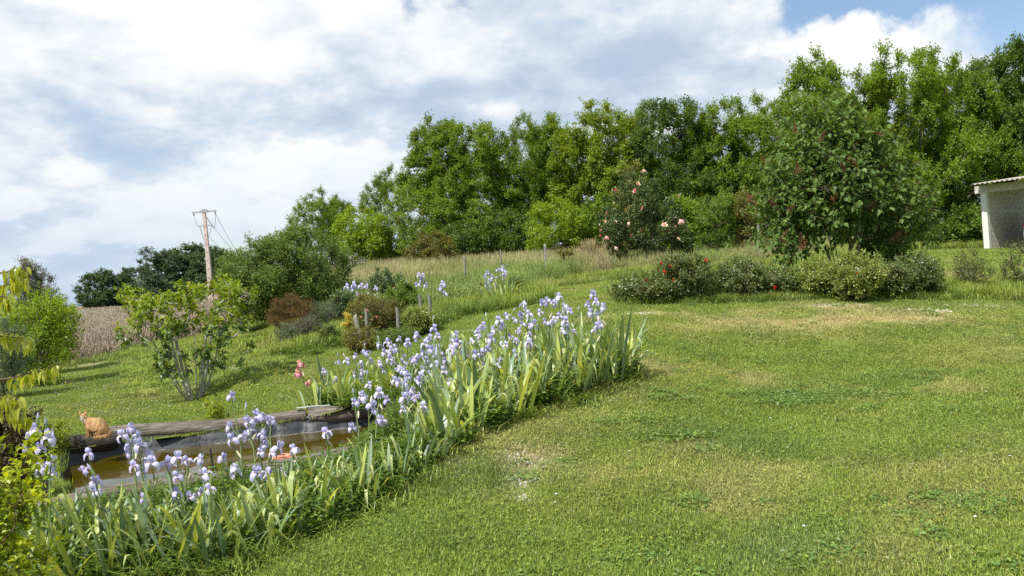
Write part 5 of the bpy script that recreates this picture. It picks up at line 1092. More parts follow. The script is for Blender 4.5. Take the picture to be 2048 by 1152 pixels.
S([(648, 742, 1, 10.8), (676, 726, 2, 10.9), (694, 722, 1, 10.9), (711, 712, 2, 10.8), (731, 706, 2, 10.6), (742, 722, 1, 10.7), (722, 728, 2, 10.9),
   (757, 690, 2, 10.3), (775, 685, 3, 10.2), (798, 678, 3, 10.2), (815, 686, 2, 10.0), (833, 672, 1, 10.2), (783, 700, 3, 10.0), (768, 706, 2, 10.2)], 'lavender iris of the back rank, behind the pond log', g2, 10.5, 6, 1.0)
S([(868, 656, 3, 9.2), (876, 672, 2, 9.1), (912, 668, 3, 8.8), (916, 684, 3, 8.7), (927, 700, 2, 8.7), (904, 700, 3, 8.6), (851, 688, 2, 9.0), (862, 700, 3, 8.8), (880, 706, 3, 8.7), (846, 706, 2, 9.0),
   (798, 738, 3, 8.2), (808, 742, 3, 8.1), (817, 752, 3, 8.1), (831, 718, 2, 8.5), (848, 740, 2, 8.3), (838, 762, 2, 8.0), (870, 730, 3, 8.5), (890, 742, 2, 8.3),
   (738, 770, 3, 7.6), (758, 786, 3, 7.4), (773, 800, 2, 7.3), (710, 804, 2, 7.3), (808, 796, 1, 7.2), (846, 814, 1, 7.0), (825, 780, 2, 7.6), (900, 765, 1, 8.0)], lab2, g2, 8.5, 7, 1.0)
S([(955, 662, 3, 8.9), (966, 652, 3, 8.9), (981, 678, 3, 8.7), (951, 708, 2, 8.5), (966, 732, 1, 8.3), (998, 640, 3, 9.2), (1014, 632, 3, 9.3), (1030, 640, 2, 9.2), (1012, 690, 2, 8.6), (1037, 662, 2, 8.8), (1048, 610, 3, 9.4), (1058, 628, 3, 9.2), (1066, 648, 2, 9.0), (1058, 686, 1, 8.6)],
  'lavender iris among the leafy middle of the bed, left of the tallest ones', g3, 9, 7, 1.0)
S([(1086, 606, 3, 9.3, 'iris with dense blooms between the two tallest groups'), (1096, 600, 2, 9.3, 'iris twinned with the dense one between the two tallest groups'), (1107, 640, 1, 8.8, 'low iris with one cluster under the tallest group'), (1117, 594, 4, 9.2, 'tallest iris near the right end of the bed'), (1130, 612, 3, 9.1, 'iris leaning right of the tallest one near the right end'),
   (1140, 622, 3, 9.0, 'iris with stacked blooms second from the gap before the last group'), (1126, 662, 1, 8.7, 'single low bloom under the tallest irises'), (1158, 634, 0, 8.9, 'thin iris stem with only a bud in the gap before the last group'), (1186, 588, 3, 8.8, 'last tall iris at the right end of the bed'), (1192, 604, 3, 8.7, 'iris with blooms just below the last tall one'),
   (1206, 614, 2, 8.7, 'rightmost iris bloom of the bed'), (1194, 652, 2, 8.5, 'low pale iris bloom under the last group at the right end')], '', g3, 9, 8, 1.05)
CNT = {0: 'budded', 1: 'single-bloomed', 2: 'two-bloomed', 3: 'three-bloomed', 4: 'four-bloomed', 5: 'five-bloomed'}
def refine(lb, px, py, nb):
    if lb.startswith('lavender iris of the back rank'): return '%s lavender iris of the back rank, %s' % (CNT[nb], 'nearest the pink iris' if px < 700 else ('above the right log end' if px < 745 else ('in front of the low shrubs' if px < 790 else 'left of the tallest weathered post')))
    if lb.startswith('pale lavender iris crowded'):
        w = 'hanging over the thick brown log' if px < 780 and py > 760 else ('low over the right end of the pond' if py > 774 else ('in the dense knot above the pond end' if px < 860 and py > 710 else ('at the top of the main cluster' if py < 680 else ('on the right flank of the main cluster' if px > 895 else 'in the heart of the main cluster'))))
        return '%s pale iris %s' % (CNT[nb], w)
    if lb.startswith('lavender iris among the leafy middle'):
        w = 'in the separate dense group above the middle leaves' if px < 990 and py < 700 else ('low among the middle leaves' if py > 680 else ('in the pale loose group before the path' if px < 1040 else 'in the leaning group left of the tallest irises'))
        return '%s lavender iris %s' % (CNT[nb], w)
    return lb
for i, (px, py, D, nb, lb, gr, nl, hs) in enumerate(spec):
    lb = refine(lb, px, py, nb)
    iris(px, py, D, max(nb, 1), lb, gr, 1000 + i, nleaf=nl, hs=hs, flowers=[BUD] if nb == 0 else FLOW, fs=.84 if D < 6.7 else .95)
iris(600, 728, 10.9, 3, 'iris with salmon-pink blooms, the only pink one, left of the back rank', 'pink iris', 5, FLOWP, 5, .95, 1.05, .34)
lab4 = 'small-looking lavender iris standing in the tall meadow grass'
for i, (px, py, nb, D) in enumerate(((975, 546, 3, 21.5), (985, 554, 3, 21.2), (996, 540, 2, 22), (1006, 538, 2, 22), (976, 570, 1, 20.8), (1010, 548, 1, 21.5), (886, 568, 3, 19.6), (838, 550, 2, 20.5), (845, 552, 3, 20.6), (812, 566, 2, 20), (752, 576, 2, 20.6), (733, 573, 2, 20.5), (708, 570, 3, 20.5), (694, 574, 2, 20.5), (722, 572, 2, 20.8))):
    iris(px, py, D, nb, lab4 if i > 5 else 'lavender iris above the leafy clump in the meadow', g4, 2000 + i, nleaf=3, hs=1.1, fs=1.5)
# clumps of leaves without flowers: the bed is full of them
def fan_label(c, row):
    """words that place a flowerless fan by what is next to it"""
    z = [(250, 'beside the foreground shrub'), (360, 'below the tall foreground blooms'), (470, 'between near log and lawn'), (570, 'below the salmon-red lid'), (680, 'between the lid and the stick'), (770, 'over the stick on the lawn edge'),
         (850, 'round the squared offcut'), (930, 'right of the squared offcut'), (1010, 'in the leafy middle of the bed'), (1090, 'left of the tallest blooms'), (1160, 'under the tallest blooms'), (9999, 'at the right end of the bed')]
    w = [t for k, t in z if c < k][0]; r_ = ('at the lawn edge', 'in the inner ranks', 'on the far side')[row]
    return 'flowerless fan of iris leaves %s, %s' % (w, r_)
def fans_fill():
    r_ = np.random.default_rng(44); n = 0; mn, mx = bed_poly.min(0), bed_poly.max(0); pts = []
    while len(pts) < 265 and n < 22000:
        n += 1; p = mn + (mx - mn) * r_.random(2)
        if not inside(bed_poly, np.array([p[0]]), np.array([p[1]]))[0] or p[1] < 4.5: continue
        if inside(pond_big, np.array([p[0]]), np.array([p[1]]))[0]: continue
        if pts and min((p[0] - q[0]) ** 2 + (p[1] - q[1]) ** 2 for q in pts) < .145 ** 2: continue
        c = pcol(p[0], p[1])
        # leave the view over the water open: no fans just before the near log
        if c < 500 and p[1] > 5.75: continue
        if c < 700 and p[1] > 6.6 and p[1] < 9.5: continue
        pts.append(p)
    edge = bed_poly[:10]
    for i, p in enumerate(pts):
        c = float(pcol(p[0], p[1])); q = min(np.linalg.norm(edge[j] + (edge[j + 1] - edge[j]) * t - p) for j in range(len(edge) - 1) for t in np.linspace(0, 1, 12))
        row = 0 if q < .35 else (1 if q < 1.0 else 2); lb = fan_label(c, row)
        e = empty('iris_fan', (p[0], p[1], gz(*p)), lb, 'iris', 'flowerless iris fans of the bed')
        hs = leaf_limit(c, p[1], 0.80 if c < 500 else (.86 if p[1] < 6.4 else 1.0), p[0], p[1]); fan(e, r_, 10 if c > 500 else 8, hs, .11, (.19 if row == 0 else .14))
    for px, py, lb in ((1186, 762, 'broad glaucous iris fan second from the right end of the bed'), (1228, 768, 'large upright iris fan at the very right end of the bed'), (1245, 752, 'iris fan with leaves arching over the lawn at the right tip of the bed'), (1160, 790, 'large iris fan with one pale folded leaf near the right end')):
        b = hit(px, py); fan(empty('iris_fan', b, lb, 'iris', 'flowerless iris fans of the bed'), r_, 11, 1.12, .12, .15)
    for px, py, lb, n_, s in ((1000, 606, 'dense clump of pale-tipped iris leaves in the meadow', 34, 1.25), (888, 606, 'small sprawling clump of iris leaves in the meadow', 14, 1.0), (1172, 556, 'tuft of iris leaves beside the dry grass clump', 8, 1.1)):
        b = hit(px, py); fan(empty('iris_clump', b, lb, 'iris', None), r_, n_, s, .30, .25)
fans_fill()

# ------------------------------------------------------------------ pond
def log_geo(a, b, rad, seed, n=22, k=14, cracks=.10):
    r_ = np.random.default_rng(seed); a = np.array(a); b = np.array(b); d = unit(b - a); sd = np.array([-d[1], d[0], 0]); upv = np.cross(d, sd) * -1
    V = []
    for i in range(n + 1):
        s = i / n; c = a + (b - a) * s + sd * .03 * math.sin(s * 5 + seed) + upv * .015 * math.sin(s * 7 + seed * 2); rr = rad * (1 + .07 * math.sin(s * 3 + seed)) * (1 - .10 * s)
        for q in range(k):
            th = q / k * 6.283; f = 1 + cracks * (vnoise(np.array([q * .9 + seed * 3.0]), np.array([s * 5.0]), seed)[0] - .5) * 1.6
            V.append(c + (sd * math.cos(th) + upv * math.sin(th)) * rr * f)
    Fq = [(i * k + q, i * k + (q + 1) % k, (i + 1) * k + (q + 1) % k, (i + 1) * k + q) for i in range(n) for q in range(k)]
    g = Geo(); g.add(V, Fq, smooth=True)
    for base in (0, n * k): c = np.mean(V[base:base + k], axis=0); g.add(np.vstack([V[base:base + k], c]), [(q, (q + 1) % k, k) for q in range(k)])
    return g
def log_obj(a, b, rad, seed, label, mat, plates=(), name='log'):
    a = np.array(a, float); b = np.array(b, float); ang = math.atan2(b[1] - a[1], b[0] - a[0]); e = empty(name, a, label, 'log', 'logs edging the pond', ang)
    Ln = math.hypot(b[0] - a[0], b[1] - a[1]); log_geo((0, 0, 0), (Ln, 0, b[2] - a[2]), rad, seed).obj('timber', MAT[mat], e)
    for x in plates:
        g = Geo()
        g.box((x, -.015, rad * .97), (.30, .05, .006)); 
        for q in range(5): g.tube([(x - .11 + q * .055, -.015, rad * .97 + .003), (x - .11 + q * .055, -.015, rad * .97 + .010)], .008, 6)
        g.obj('joining_plate', MAT['plate'], e)
    return e
log_obj(far_pts[0] - [.25, 0, 0], far_pts[1] + [.12, 0, 0], .125, 1, 'dark log at the far left of the pond, the one the cat sits on', 'log_dark')  # dark tone here stands for the left bushes' cast shadow
log_obj(far_pts[1] + [.02, .10, .04], far_pts[2], .092, 2, 'long weathered grey log along the far side of the pond', 'log', (.10, 2.35))
log_obj(far_pts[2] + [.04, .02, .01], far_pts[3] + [.2, .02, .02], .115, 3, 'thick brown log at the far right side of the pond', 'log', (.12,))
log_obj(near_pts[0] - [.2, 0, .0], near_pts[1], .11, 4, 'grey near log of the pond, behind the foreground irises', 'log')
log_obj(near_pts[1] + [.03, -.02, 0], near_pts[2], .11, 5, 'near log of the pond continuing hidden among the irises', 'log')
log_obj(near_pts[2] + [0.03, .08, 0], far_pts[3] + [.18, -.14, 0], .11, 6, 'log closing the right end of the pond behind the irises', 'log_dark')
log_obj(near_pts[0] + [-.12, .1, -.01], far_pts[0] + [-.12, -.1, -.01], .11, 7, 'dark log closing the left end of the pond', 'log_dark')
def pond():
    # liner: from under the logs down below the water, with folds
    ring = []; poly = pond_poly; n = len(poly); tot = []
    for i in range(n):
        a, b = poly[i], poly[(i + 1) % n]; m = max(3, int(np.linalg.norm(b - a) / .045))
        for q in range(m): tot.append(a + (b - a) * q / m)
    P = np.array(tot); c = P.mean(0); inw = unit(c - P); m = len(P); s = np.arange(m) * .045
    # fold amplitude, sharper near the two far joints
    j1 = far_pts[2][:2]; amp = .012 + .05 * np.exp(-(np.linalg.norm(P - j1, axis=1) / .45) ** 2) + .018 * np.exp(-(np.linalg.norm(P - far_pts[1][:2], axis=1) / .5) ** 2)
    fold = (np.abs(np.sin(s * 6.0 + 1.2 * np.sin(s * 2.3))) ** .5 - .6) * 1.0 + (fbm(s * 3, s * 0, 6, 3) - .5) * 1.2
    rows = []
    for q, (off, z) in enumerate(((-.02, LOGZ - .01), (.05, LOGZ - .035), (.10, LOGZ - .08), (.115, LOGZ - .12), (.13, WZ + .03), (.15, WZ), (.17, WZ - .05), (.30, WZ - .35), (.6, WZ - .4))):
        k = (0, .3, .8, 1.0, 1.1, 1.1, 1, .5, 0)[q]; rows.append(np.c_[P + inw * (off + amp * fold * k)[:, None], np.full(m, z) + (fbm(s * 2, s * 0 + q, 9, 2) - .5) * .02 * (1 if q < 4 else 0)])
    V = np.concatenate(rows); nr = len(rows); Fq = [(r * m + i, r * m + (i + 1) % m, (r + 1) * m + (i + 1) % m, (r + 1) * m + i) for r in range(nr - 1) for i in range(m)]
    g = Geo(); g.add(V, Fq, smooth=True); b0 = (nr - 1) * m; g.add(np.vstack([rows[-1], [c[0], c[1], WZ - .42]]), [(i, (i + 1) % m, m) for i in range(m)])
    tag(g.obj('pond_liner', MAT['liner']), 'black creased plastic liner lining the inside of the pond', 'pond liner')
    # lime scum line just above the water
    g = Geo(); r1 = np.c_[rows[4][:, :2] + inw * .004, np.full(m, WZ + .010) + .008 * fbm(s * 9, s * 0, 3, 2)]; r2 = np.c_[rows[5][:, :2] + inw * .004, np.full(m, WZ + .002)]
    keep = [i for i in range(m) if fbm(np.array([s[i] * 1.7]), np.array([.5]), 12, 2)[0] > .52]
    g.add(np.vstack([r1, r2]), [(i, (i + 1) % m, m + (i + 1) % m, m + i) for i in keep]); lm = g.obj('scum_line', surf_mat('lime_scum', (0.06, 0.06, 0.06), (0.34, 0.34, 0.33), 60, 4, rough=.8)); lm.parent = bpy.data.objects['pond_liner']
    # water
    g = Geo(); inner = P + inw * .12; g.add(np.vstack([np.c_[inner, np.full(m, WZ)], [c[0], c[1], WZ]]), [((i + 1) % m, i, m) for i in range(m)])
    mt, t = new_mat('pond_water'); L = t.links.new; p = N(t, 'ShaderNodeBsdfPrincipled'); p.inputs['Base Color'].default_value = (0.056, 0.041, 0.0012, 1); p.inputs['Roughness'].default_value = 0.03; p.inputs['IOR'].default_value = 1.40; p.inputs['Specular IOR Level'].default_value = 0.6
    tcn = N(t, 'ShaderNodeTexCoord'); ns = N(t, 'ShaderNodeTexNoise'); ns.inputs['Scale'].default_value = 3.0; ns.inputs['Detail'].default_value = 3; L(tcn.outputs['Object'], ns.inputs['Vector']); b = N(t, 'ShaderNodeBump'); b.inputs['Strength'].default_value = .05; b.inputs['Distance'].default_value = .02; L(ns.outputs[0], b.inputs['Height']); L(b.outputs[0], p.inputs['Normal'])
    o = N(t, 'ShaderNodeOutputMaterial'); L(p.outputs[0], o.inputs[0])
    tag(g.obj('pond_water', mt), kind='structure')
pond()
# salmon-red lid lying at the near edge of the water
p = onplane(568, 918, .03); e = empty('plastic_lid', p, 'flat salmon-red plastic lid with a white rim lying on the near pond edge', 'lid', rz=.25)
g = Geo(); g.box((0, 0, .03), (.20, .16, .02)); g.obj('top', MAT['red_plastic'], e); g = Geo(); g.box((0, 0, .008), (.215, .175, .022)); g.obj('rim', MAT['white_plastic'], e)
# dark stake in the water
p = onplane(428, 958, WZ - .1); g = Geo(); g.tube([(0, 0, 0), (0.0, 0, .12), (-.012, 0, .26), (-.010, 0, .33)], [.014, .013, .012, .010], 7); o = g.obj('stake', MAT['log_dark']); o.location = p; tag(o, 'short dark stake sticking up out of the pond water', 'stake')
# pale offcuts in the bed
for px, py, sz, rz, lb in ((796, 905, (.17, .07, .045), .1, 'pale squared wood offcut lying among the iris leaves'), (672, 920, (.13, .09, .05), .3, 'pale grey block at the end of the hidden near log')):
    p = onplane(px, py, .10); g = Geo(); g.box((0, 0, 0), sz); o = g.obj('wood_offcut', MAT['post']); o.location = p; o.rotation_euler = (.05, .04, rz); bm_ = o.modifiers.new('edge', 'BEVEL'); bm_.width = .006; tag(o, lb, 'wood block')
p = hit(800, 993); g = Geo(); g.tube([(0, 0, .01), (.06, .02, .03), (.14, .03, .025), (.20, .05, .03)], [.004, .006, .006, .004], 6); o = g.obj('fallen_stick', MAT['bark_twig']); o.location = p; tag(o, 'short pale reddish stick lying on the lawn edge', 'stick')

# ------------------------------------------------------------------ cat
def cat():
    base = onplane(196, 874, LOGZ + .125); s = .98
    V = [(.075, 0, .095), (.02, 0, .145), (-.05, 0, .165), (-.095, -.005, .19), (-.125, -.012, .225), (-.148, -.022, .262), (-.150, -.052, .252),   # 0 pelvis,1,2 chest,3 neck,4,5 head,6 muzzle
         (-.085, .032, .10), (-.095, .034, .03), (-.118, .034, .012), (-.085, -.038, .10), (-.095, -.040, .03), (-.118, -.042, .012),               # front legs 7-12
         (.065, .055, .07), (.02, .062, .045), (.045, .062, .012), (-.005, .062, .010), (.065, -.055, .07), (.02, -.064, .045), (.045, -.062, .012), (-.005, -.064, .010),  # hind 13-20
         (.135, -.005, .045), (.150, -.045, .022), (.110, -.085, .016), (.05, -.098, .015), (.0, -.100, .014)]                                        # tail 21-25
    E = [(0, 1), (1, 2), (2, 3), (3, 4), (4, 5), (5, 6), (2, 7), (7, 8), (8, 9), (2, 10), (10, 11), (11, 12), (0, 13), (13, 14), (14, 15), (15, 16), (0, 17), (17, 18), (18, 19), (19, 20), (0, 21), (21, 22), (22, 23), (23, 24), (24, 25)]
    Rr = [.080, .086, .070, .050, .040, .048, .022, .026, .017, .016, .026, .017, .016, .050, .030, .018, .014, .050, .030, .018, .014, .026, .021, .020, .018, .012]
    me = bpy.data.meshes.new('cat_frame'); me.from_pydata([tuple(c * s for c in v) for v in V], E, []); o = bpy.data.objects.new('tmp', me); col.objects.link(o)
    sm = o.modifiers.new('skin', 'SKIN'); 
    for i, v in enumerate(me.skin_vertices[0].data): v.radius = (Rr[i] * s * (1.12 if i < 4 else 1.0), Rr[i] * s * (1.12 if i < 4 else 1.0)); v.use_root = (i == 0)
    ss = o.modifiers.new('sub', 'SUBSURF'); ss.levels = 3; ss.render_levels = 3
    dg = bpy.context.evaluated_depsgraph_get(); m2 = bpy.data.meshes.new_from_object(o.evaluated_get(dg)); bpy.data.objects.remove(o)
    # ginger fur with darker bands, cream chin and chest
    mt, t = new_mat('ginger_fur'); L = t.links.new; tcn = N(t, 'ShaderNodeTexCoord'); w = N(t, 'ShaderNodeTexWave'); w.inputs['Scale'].default_value = 5; w.inputs['Distortion'].default_value = 14; w.inputs['Detail'].default_value = 3; L(tcn.outputs['Object'], w.inputs['Vector'])
    rp = N(t, 'ShaderNodeValToRGB'); rp.color_ramp.elements[0].color = (0.36, 0.20, 0.085, 1); rp.color_ramp.elements[1].color = (0.47, 0.30, 0.145, 1); L(w.outputs[0], rp.inputs[0])
    sp = N(t, 'ShaderNodeSeparateXYZ'); L(tcn.outputs['Object'], sp.inputs[0])
    v = N(t, 'ShaderNodeVectorMath', operation='DISTANCE'); L(tcn.outputs['Object'], v.inputs[0]); v.inputs[1].default_value = (-.150 * s, -.055 * s, .225 * s)
    k = smooth(t, v.outputs['Value'], .022, .055, 1, 0); mx = N(t, 'ShaderNodeMix', data_type='RGBA'); L(k, mx.inputs[0]); L(rp.outputs[0], mx.inputs[6]); mx.inputs[7].default_value = (.68, .62, .52, 1)
    ns = N(t, 'ShaderNodeTexNoise'); ns.inputs['Scale'].default_value = 60; ns.inputs['Detail'].default_value = 4; L(tcn.outputs['Object'], ns.inputs['Vector']); b = N(t, 'ShaderNodeBump'); b.inputs['Strength'].default_value = 1; b.inputs['Distance'].default_value = .006; L(ns.outputs[0], b.inputs['Height'])
    p = N(t, 'ShaderNodeBsdfPrincipled'); p.inputs['Roughness'].default_value = .9; p.inputs['Specular IOR Level'].default_value = .15; L(mx.outputs[2], p.inputs['Base Color']); L(b.outputs[0], p.inputs['Normal']); oo = N(t, 'ShaderNodeOutputMaterial'); L(p.outputs[0], oo.inputs[0])
    m2.materials.clear(); m2.materials.append(mt); m2.polygons.foreach_set('use_smooth', [True] * len(m2.polygons))
    e = empty('cat', base, 'ginger cat sitting on the dark pond log with its head turned to the camera', 'cat'); link('body', m2, e)
    r_ = np.random.default_rng(4); nv = len(m2.vertices); co = np.empty(nv * 3); m2.vertices.foreach_get('co', co); no = np.array([tuple(v_.normal) for v_ in m2.vertices]); co = co.reshape(-1, 3)
    pk = r_.integers(0, nv, 5200); P = co[pk] + r_.normal(size=(5200, 3)) * .003; lay = np.array([.55, 0, -.75]); X, Y, Z = frames(no[pk] * .75 + lay + r_.normal(size=(5200, 3)) * .25, no[pk])
    g = Geo(); g.scatter([(-.09, 0, 0), (.09, 0, 0), (0, 1, 0)], [(0, 1, 2)], P, X, Y, Z, .013 + .009 * r_.random(5200), r_.random(5200)); fo = g.obj('fur', mt, e); fo['kind'] = 'stuff'
    for sx in (-1, 1):
        g = Geo(); c = np.array([-.148 + sx * .030, -.012, .300]) * s; g.add(np.array([(-.017, -.008, -.012), (.017, -.008, -.012), (.010 * -sx * -1, .012, -.010), (.012 * sx * .6, .0, .030)]) * s + c, [(0, 1, 3), (1, 2, 3), (2, 0, 3), (0, 2, 1)]); g.obj('ear', mt, e)
        g = Geo(); th = np.linspace(0, 2 * PI, 9)[:-1]; c = np.array([-.148 + sx * .020, -.0665, .272]) * s; g.add(np.vstack([np.c_[np.cos(th) * .0075, np.zeros(8), np.sin(th) * .0055] * s + c, c + [0, -.004, 0]]), [(i, (i + 1) % 8, 8) for i in range(8)]); g.obj('eye', surf_mat('cat_eye', (.10, .09, .02), (.16, .13, .03), rough=.2), e)
    g = Geo(); c = np.array([-.150, -.076, .256]) * s; g.add(np.array([(-.006, 0, .003), (.006, 0, .003), (0, -.002, -.005), (0, .006, 0)]) * s + c, [(0, 1, 2), (0, 2, 3), (1, 3, 2), (0, 3, 1)]); g.obj('nose', surf_mat('cat_nose', (.45, .2, .16), (.5, .24, .2)), e)
cat()

# ------------------------------------------------------------------ posts
posts = [((928, 513), (933, 548), .07, 'leaning grey fence post at the left of the meadow fence', 0), ((1001, 501), (1003, 538), .05, 'thin grey fence post behind the meadow irises', 0), ((1090, 490), (1092, 524), .075, 'grey fence post before the yellow-green bush', 0),
         ((1160, 529), (1161, 550), .04, 'thin short stake left of the dry grass clump', 0), ((1206, 480), (1213, 546), .075, 'pale fence post between the dry grass and the climbing rose', 0), ((1516, 448), (1518, 535), .09, 'tall grey post left of the lilac bush', 0), ((1353, 508), (1355, 545), .07, 'pale post under the right side of the climbing rose', 0),
         ((711, 632), (722, 696), .07, 'weathered post, leftmost of the five round the twiggy bush', 1), ((731, 620), (738, 666), .065, 'short weathered post second from the left by the pink blooms', 1), ((793, 616), (801, 682), .075, 'tall weathered post in the middle of the twiggy bush', 1), ((838, 590), (845, 634), .06, 'slim weathered post left of the tallest one', 1), ((857, 590), (864, 650), .08, 'tallest weathered post, rightmost of the five', 1)]
for (tp, bs, w, lb, grp) in posts:
    b = hit(*bs); D = b[1]
    if bs == (1518, 535): D = 29.0; b = ground_at(1518, D)
    if bs[1] > 600: D = 15.4 if bs[0] < 830 else 16.1; b = ground_at(bs[0], D)
    if bs[1] < 545 and bs[0] < 1200 and bs[0] > 900: D = 25.5; b = ground_at(bs[0], D)
    if bs[0] == 933: D = 23.5; b = ground_at(bs[0], D)
    t = at(tp[0], tp[1], D); g = Geo(); r_ = np.random.default_rng(bs[0]); H = t - b
    # square-ish split post with an uneven, weathered top
    k = 8; rows = []
    for s in np.linspace(0, 1, 6): c = H * s + np.array([.01 * math.sin(s * 5 + bs[0]), 0, 0]); rows.append([c + np.array([math.cos(q / k * 6.283 + .4), math.sin(q / k * 6.283 + .4), 0]) * w * (.5 + .10 * math.sin(q * 2.1 + bs[0])) * (1 - .08 * s) + (np.array([0, 0, .04 * math.cos(q * .8 + bs[0])]) if s == 1 else 0) for q in range(k)])
    V = np.array(rows).reshape(-1, 3); V[:k, 2] -= .1
    g.add(V, [(i * k + q, i * k + (q + 1) % k, (i + 1) * k + (q + 1) % k, (i + 1) * k + q) for i in range(5) for q in range(k)]); g.add(np.vstack([rows[-1], np.mean(rows[-1], axis=0)]), [(q, (q + 1) % k, k) for q in range(k)])
    o = g.obj('wooden_post', MAT['post']); o.location = b; tag(o, lb, 'post', 'meadow fence posts' if grp == 0 else 'weathered posts of the far bed')

# ------------------------------------------------------------------ power pole and its wires
def power_pole():
    D = 60.0; top = at(408, 424, D); x = top[0]; zb = gz(x, D); b = np.array([x, D, zb]); H = top[2] - zb
    e = empty('power_pole', b, 'tall pinkish concrete power pole with a steel crossarm beyond the willowy bush', 'power pole')
    g = Geo(); V = []
    for s, w, d in ((0, .35, .30), (1, .21, .18)):
        for sx, sy in ((-1, -1), (1, -1), (1, 1), (-1, 1)): V.append((sx * w / 2, sy * d / 2, -.2 if s == 0 else H))
    g.add(V, [(0, 1, 5, 4), (1, 2, 6, 5), (2, 3, 7, 6), (3, 0, 4, 7), (4, 5, 6, 7)])
    g.obj('pole', MAT['pole'], e)
    hs = Geo()
    for k in range(9): z = H * (.12 + .09 * k); hs.box((0, -(.30 - .12 * (z + .2) / (H + .2)) / 2 - .004, z), (.05, .01, .09))
    hs.obj('step_holes', MAT['dark_metal'], e)
    g = Geo(); g.box((0, 0, H + .02), (1.74, .10, .09)); g.box((0, 0, H + .13), (.34, .2, .10)); g.box((0, -.09, H + .02), (.6, .06, .16)); g.obj('crossarm', MAT['galv'], e)
    g = Geo(); g.box((.05, -.02, H - .98), (.92, .08, .07)); g.obj('lower_arm', MAT['galv'], e)
    ends = []
    for xx, zz in ((-.76, H - .02), (.05, H - .04), (.78, H - .02)):
        g = Geo(); g.tube([(xx, 0, zz), (xx + .02, -.02, zz - .06), (xx + .04, -.05, zz - .15), (xx + .06, -.06, zz - .22)], [.02, .05, .05, .02], 8); g.obj('insulator', MAT['dark_metal'], e); ends.append(np.array([xx + .06, -.06, zz - .22]))
    def hang(a, b_, sag, n=14): s = np.linspace(0, 1, n)[:, None]; P = np.array(a) * (1 - s) + np.array(b_) * s; P[:, 2] -= sag * 4 * (s[:, 0] * (1 - s[:, 0])); return P
    for a, c, sg in ((ends[0], (-.36, -.06, H - .98), .35), (ends[2], (.52, -.06, H - .98), .55), ((-.36, -.06, H - .98), (-.17, -.1, H - 1.9), .0), ((.52, -.06, H - .98), (.19, -.1, H - 1.8), .0), ((-.36, -.06, H - 1), (-.12, -.12, H - 1.95), .15), (ends[1], (.50, -.06, H - 1.0), .05)):
        g = Geo(); g.tube(hang(a, c, sg), .012, 4); g.obj('jumper_cable', MAT['dark_metal'], e)
    tgt = [(482, 506), (474, 500), (470, 508)]; st = [ends[2], ends[1], np.array([.2, -.1, H - 1.75])]
    far = at(560, 600, 120.0)
    lb = ['topmost thin wire sloping down right from the power pole', 'middle thin wire sloping down right from the power pole', 'lowest thin wire sloping down right from the power pole']
    for i in range(3):
        a = b + st[i]; tg = at(tgt[i][0], tgt[i][1], 78.0 + i); dirv = tg - a; c = a + dirv * 1.7; g = Geo(); g.tube(hang(a, c, .5, 30), .014, 4); o = g.obj('power_wire', MAT['dark_metal']); tag(o, lb[i], 'wire', 'wires of the power pole')
power_pole()

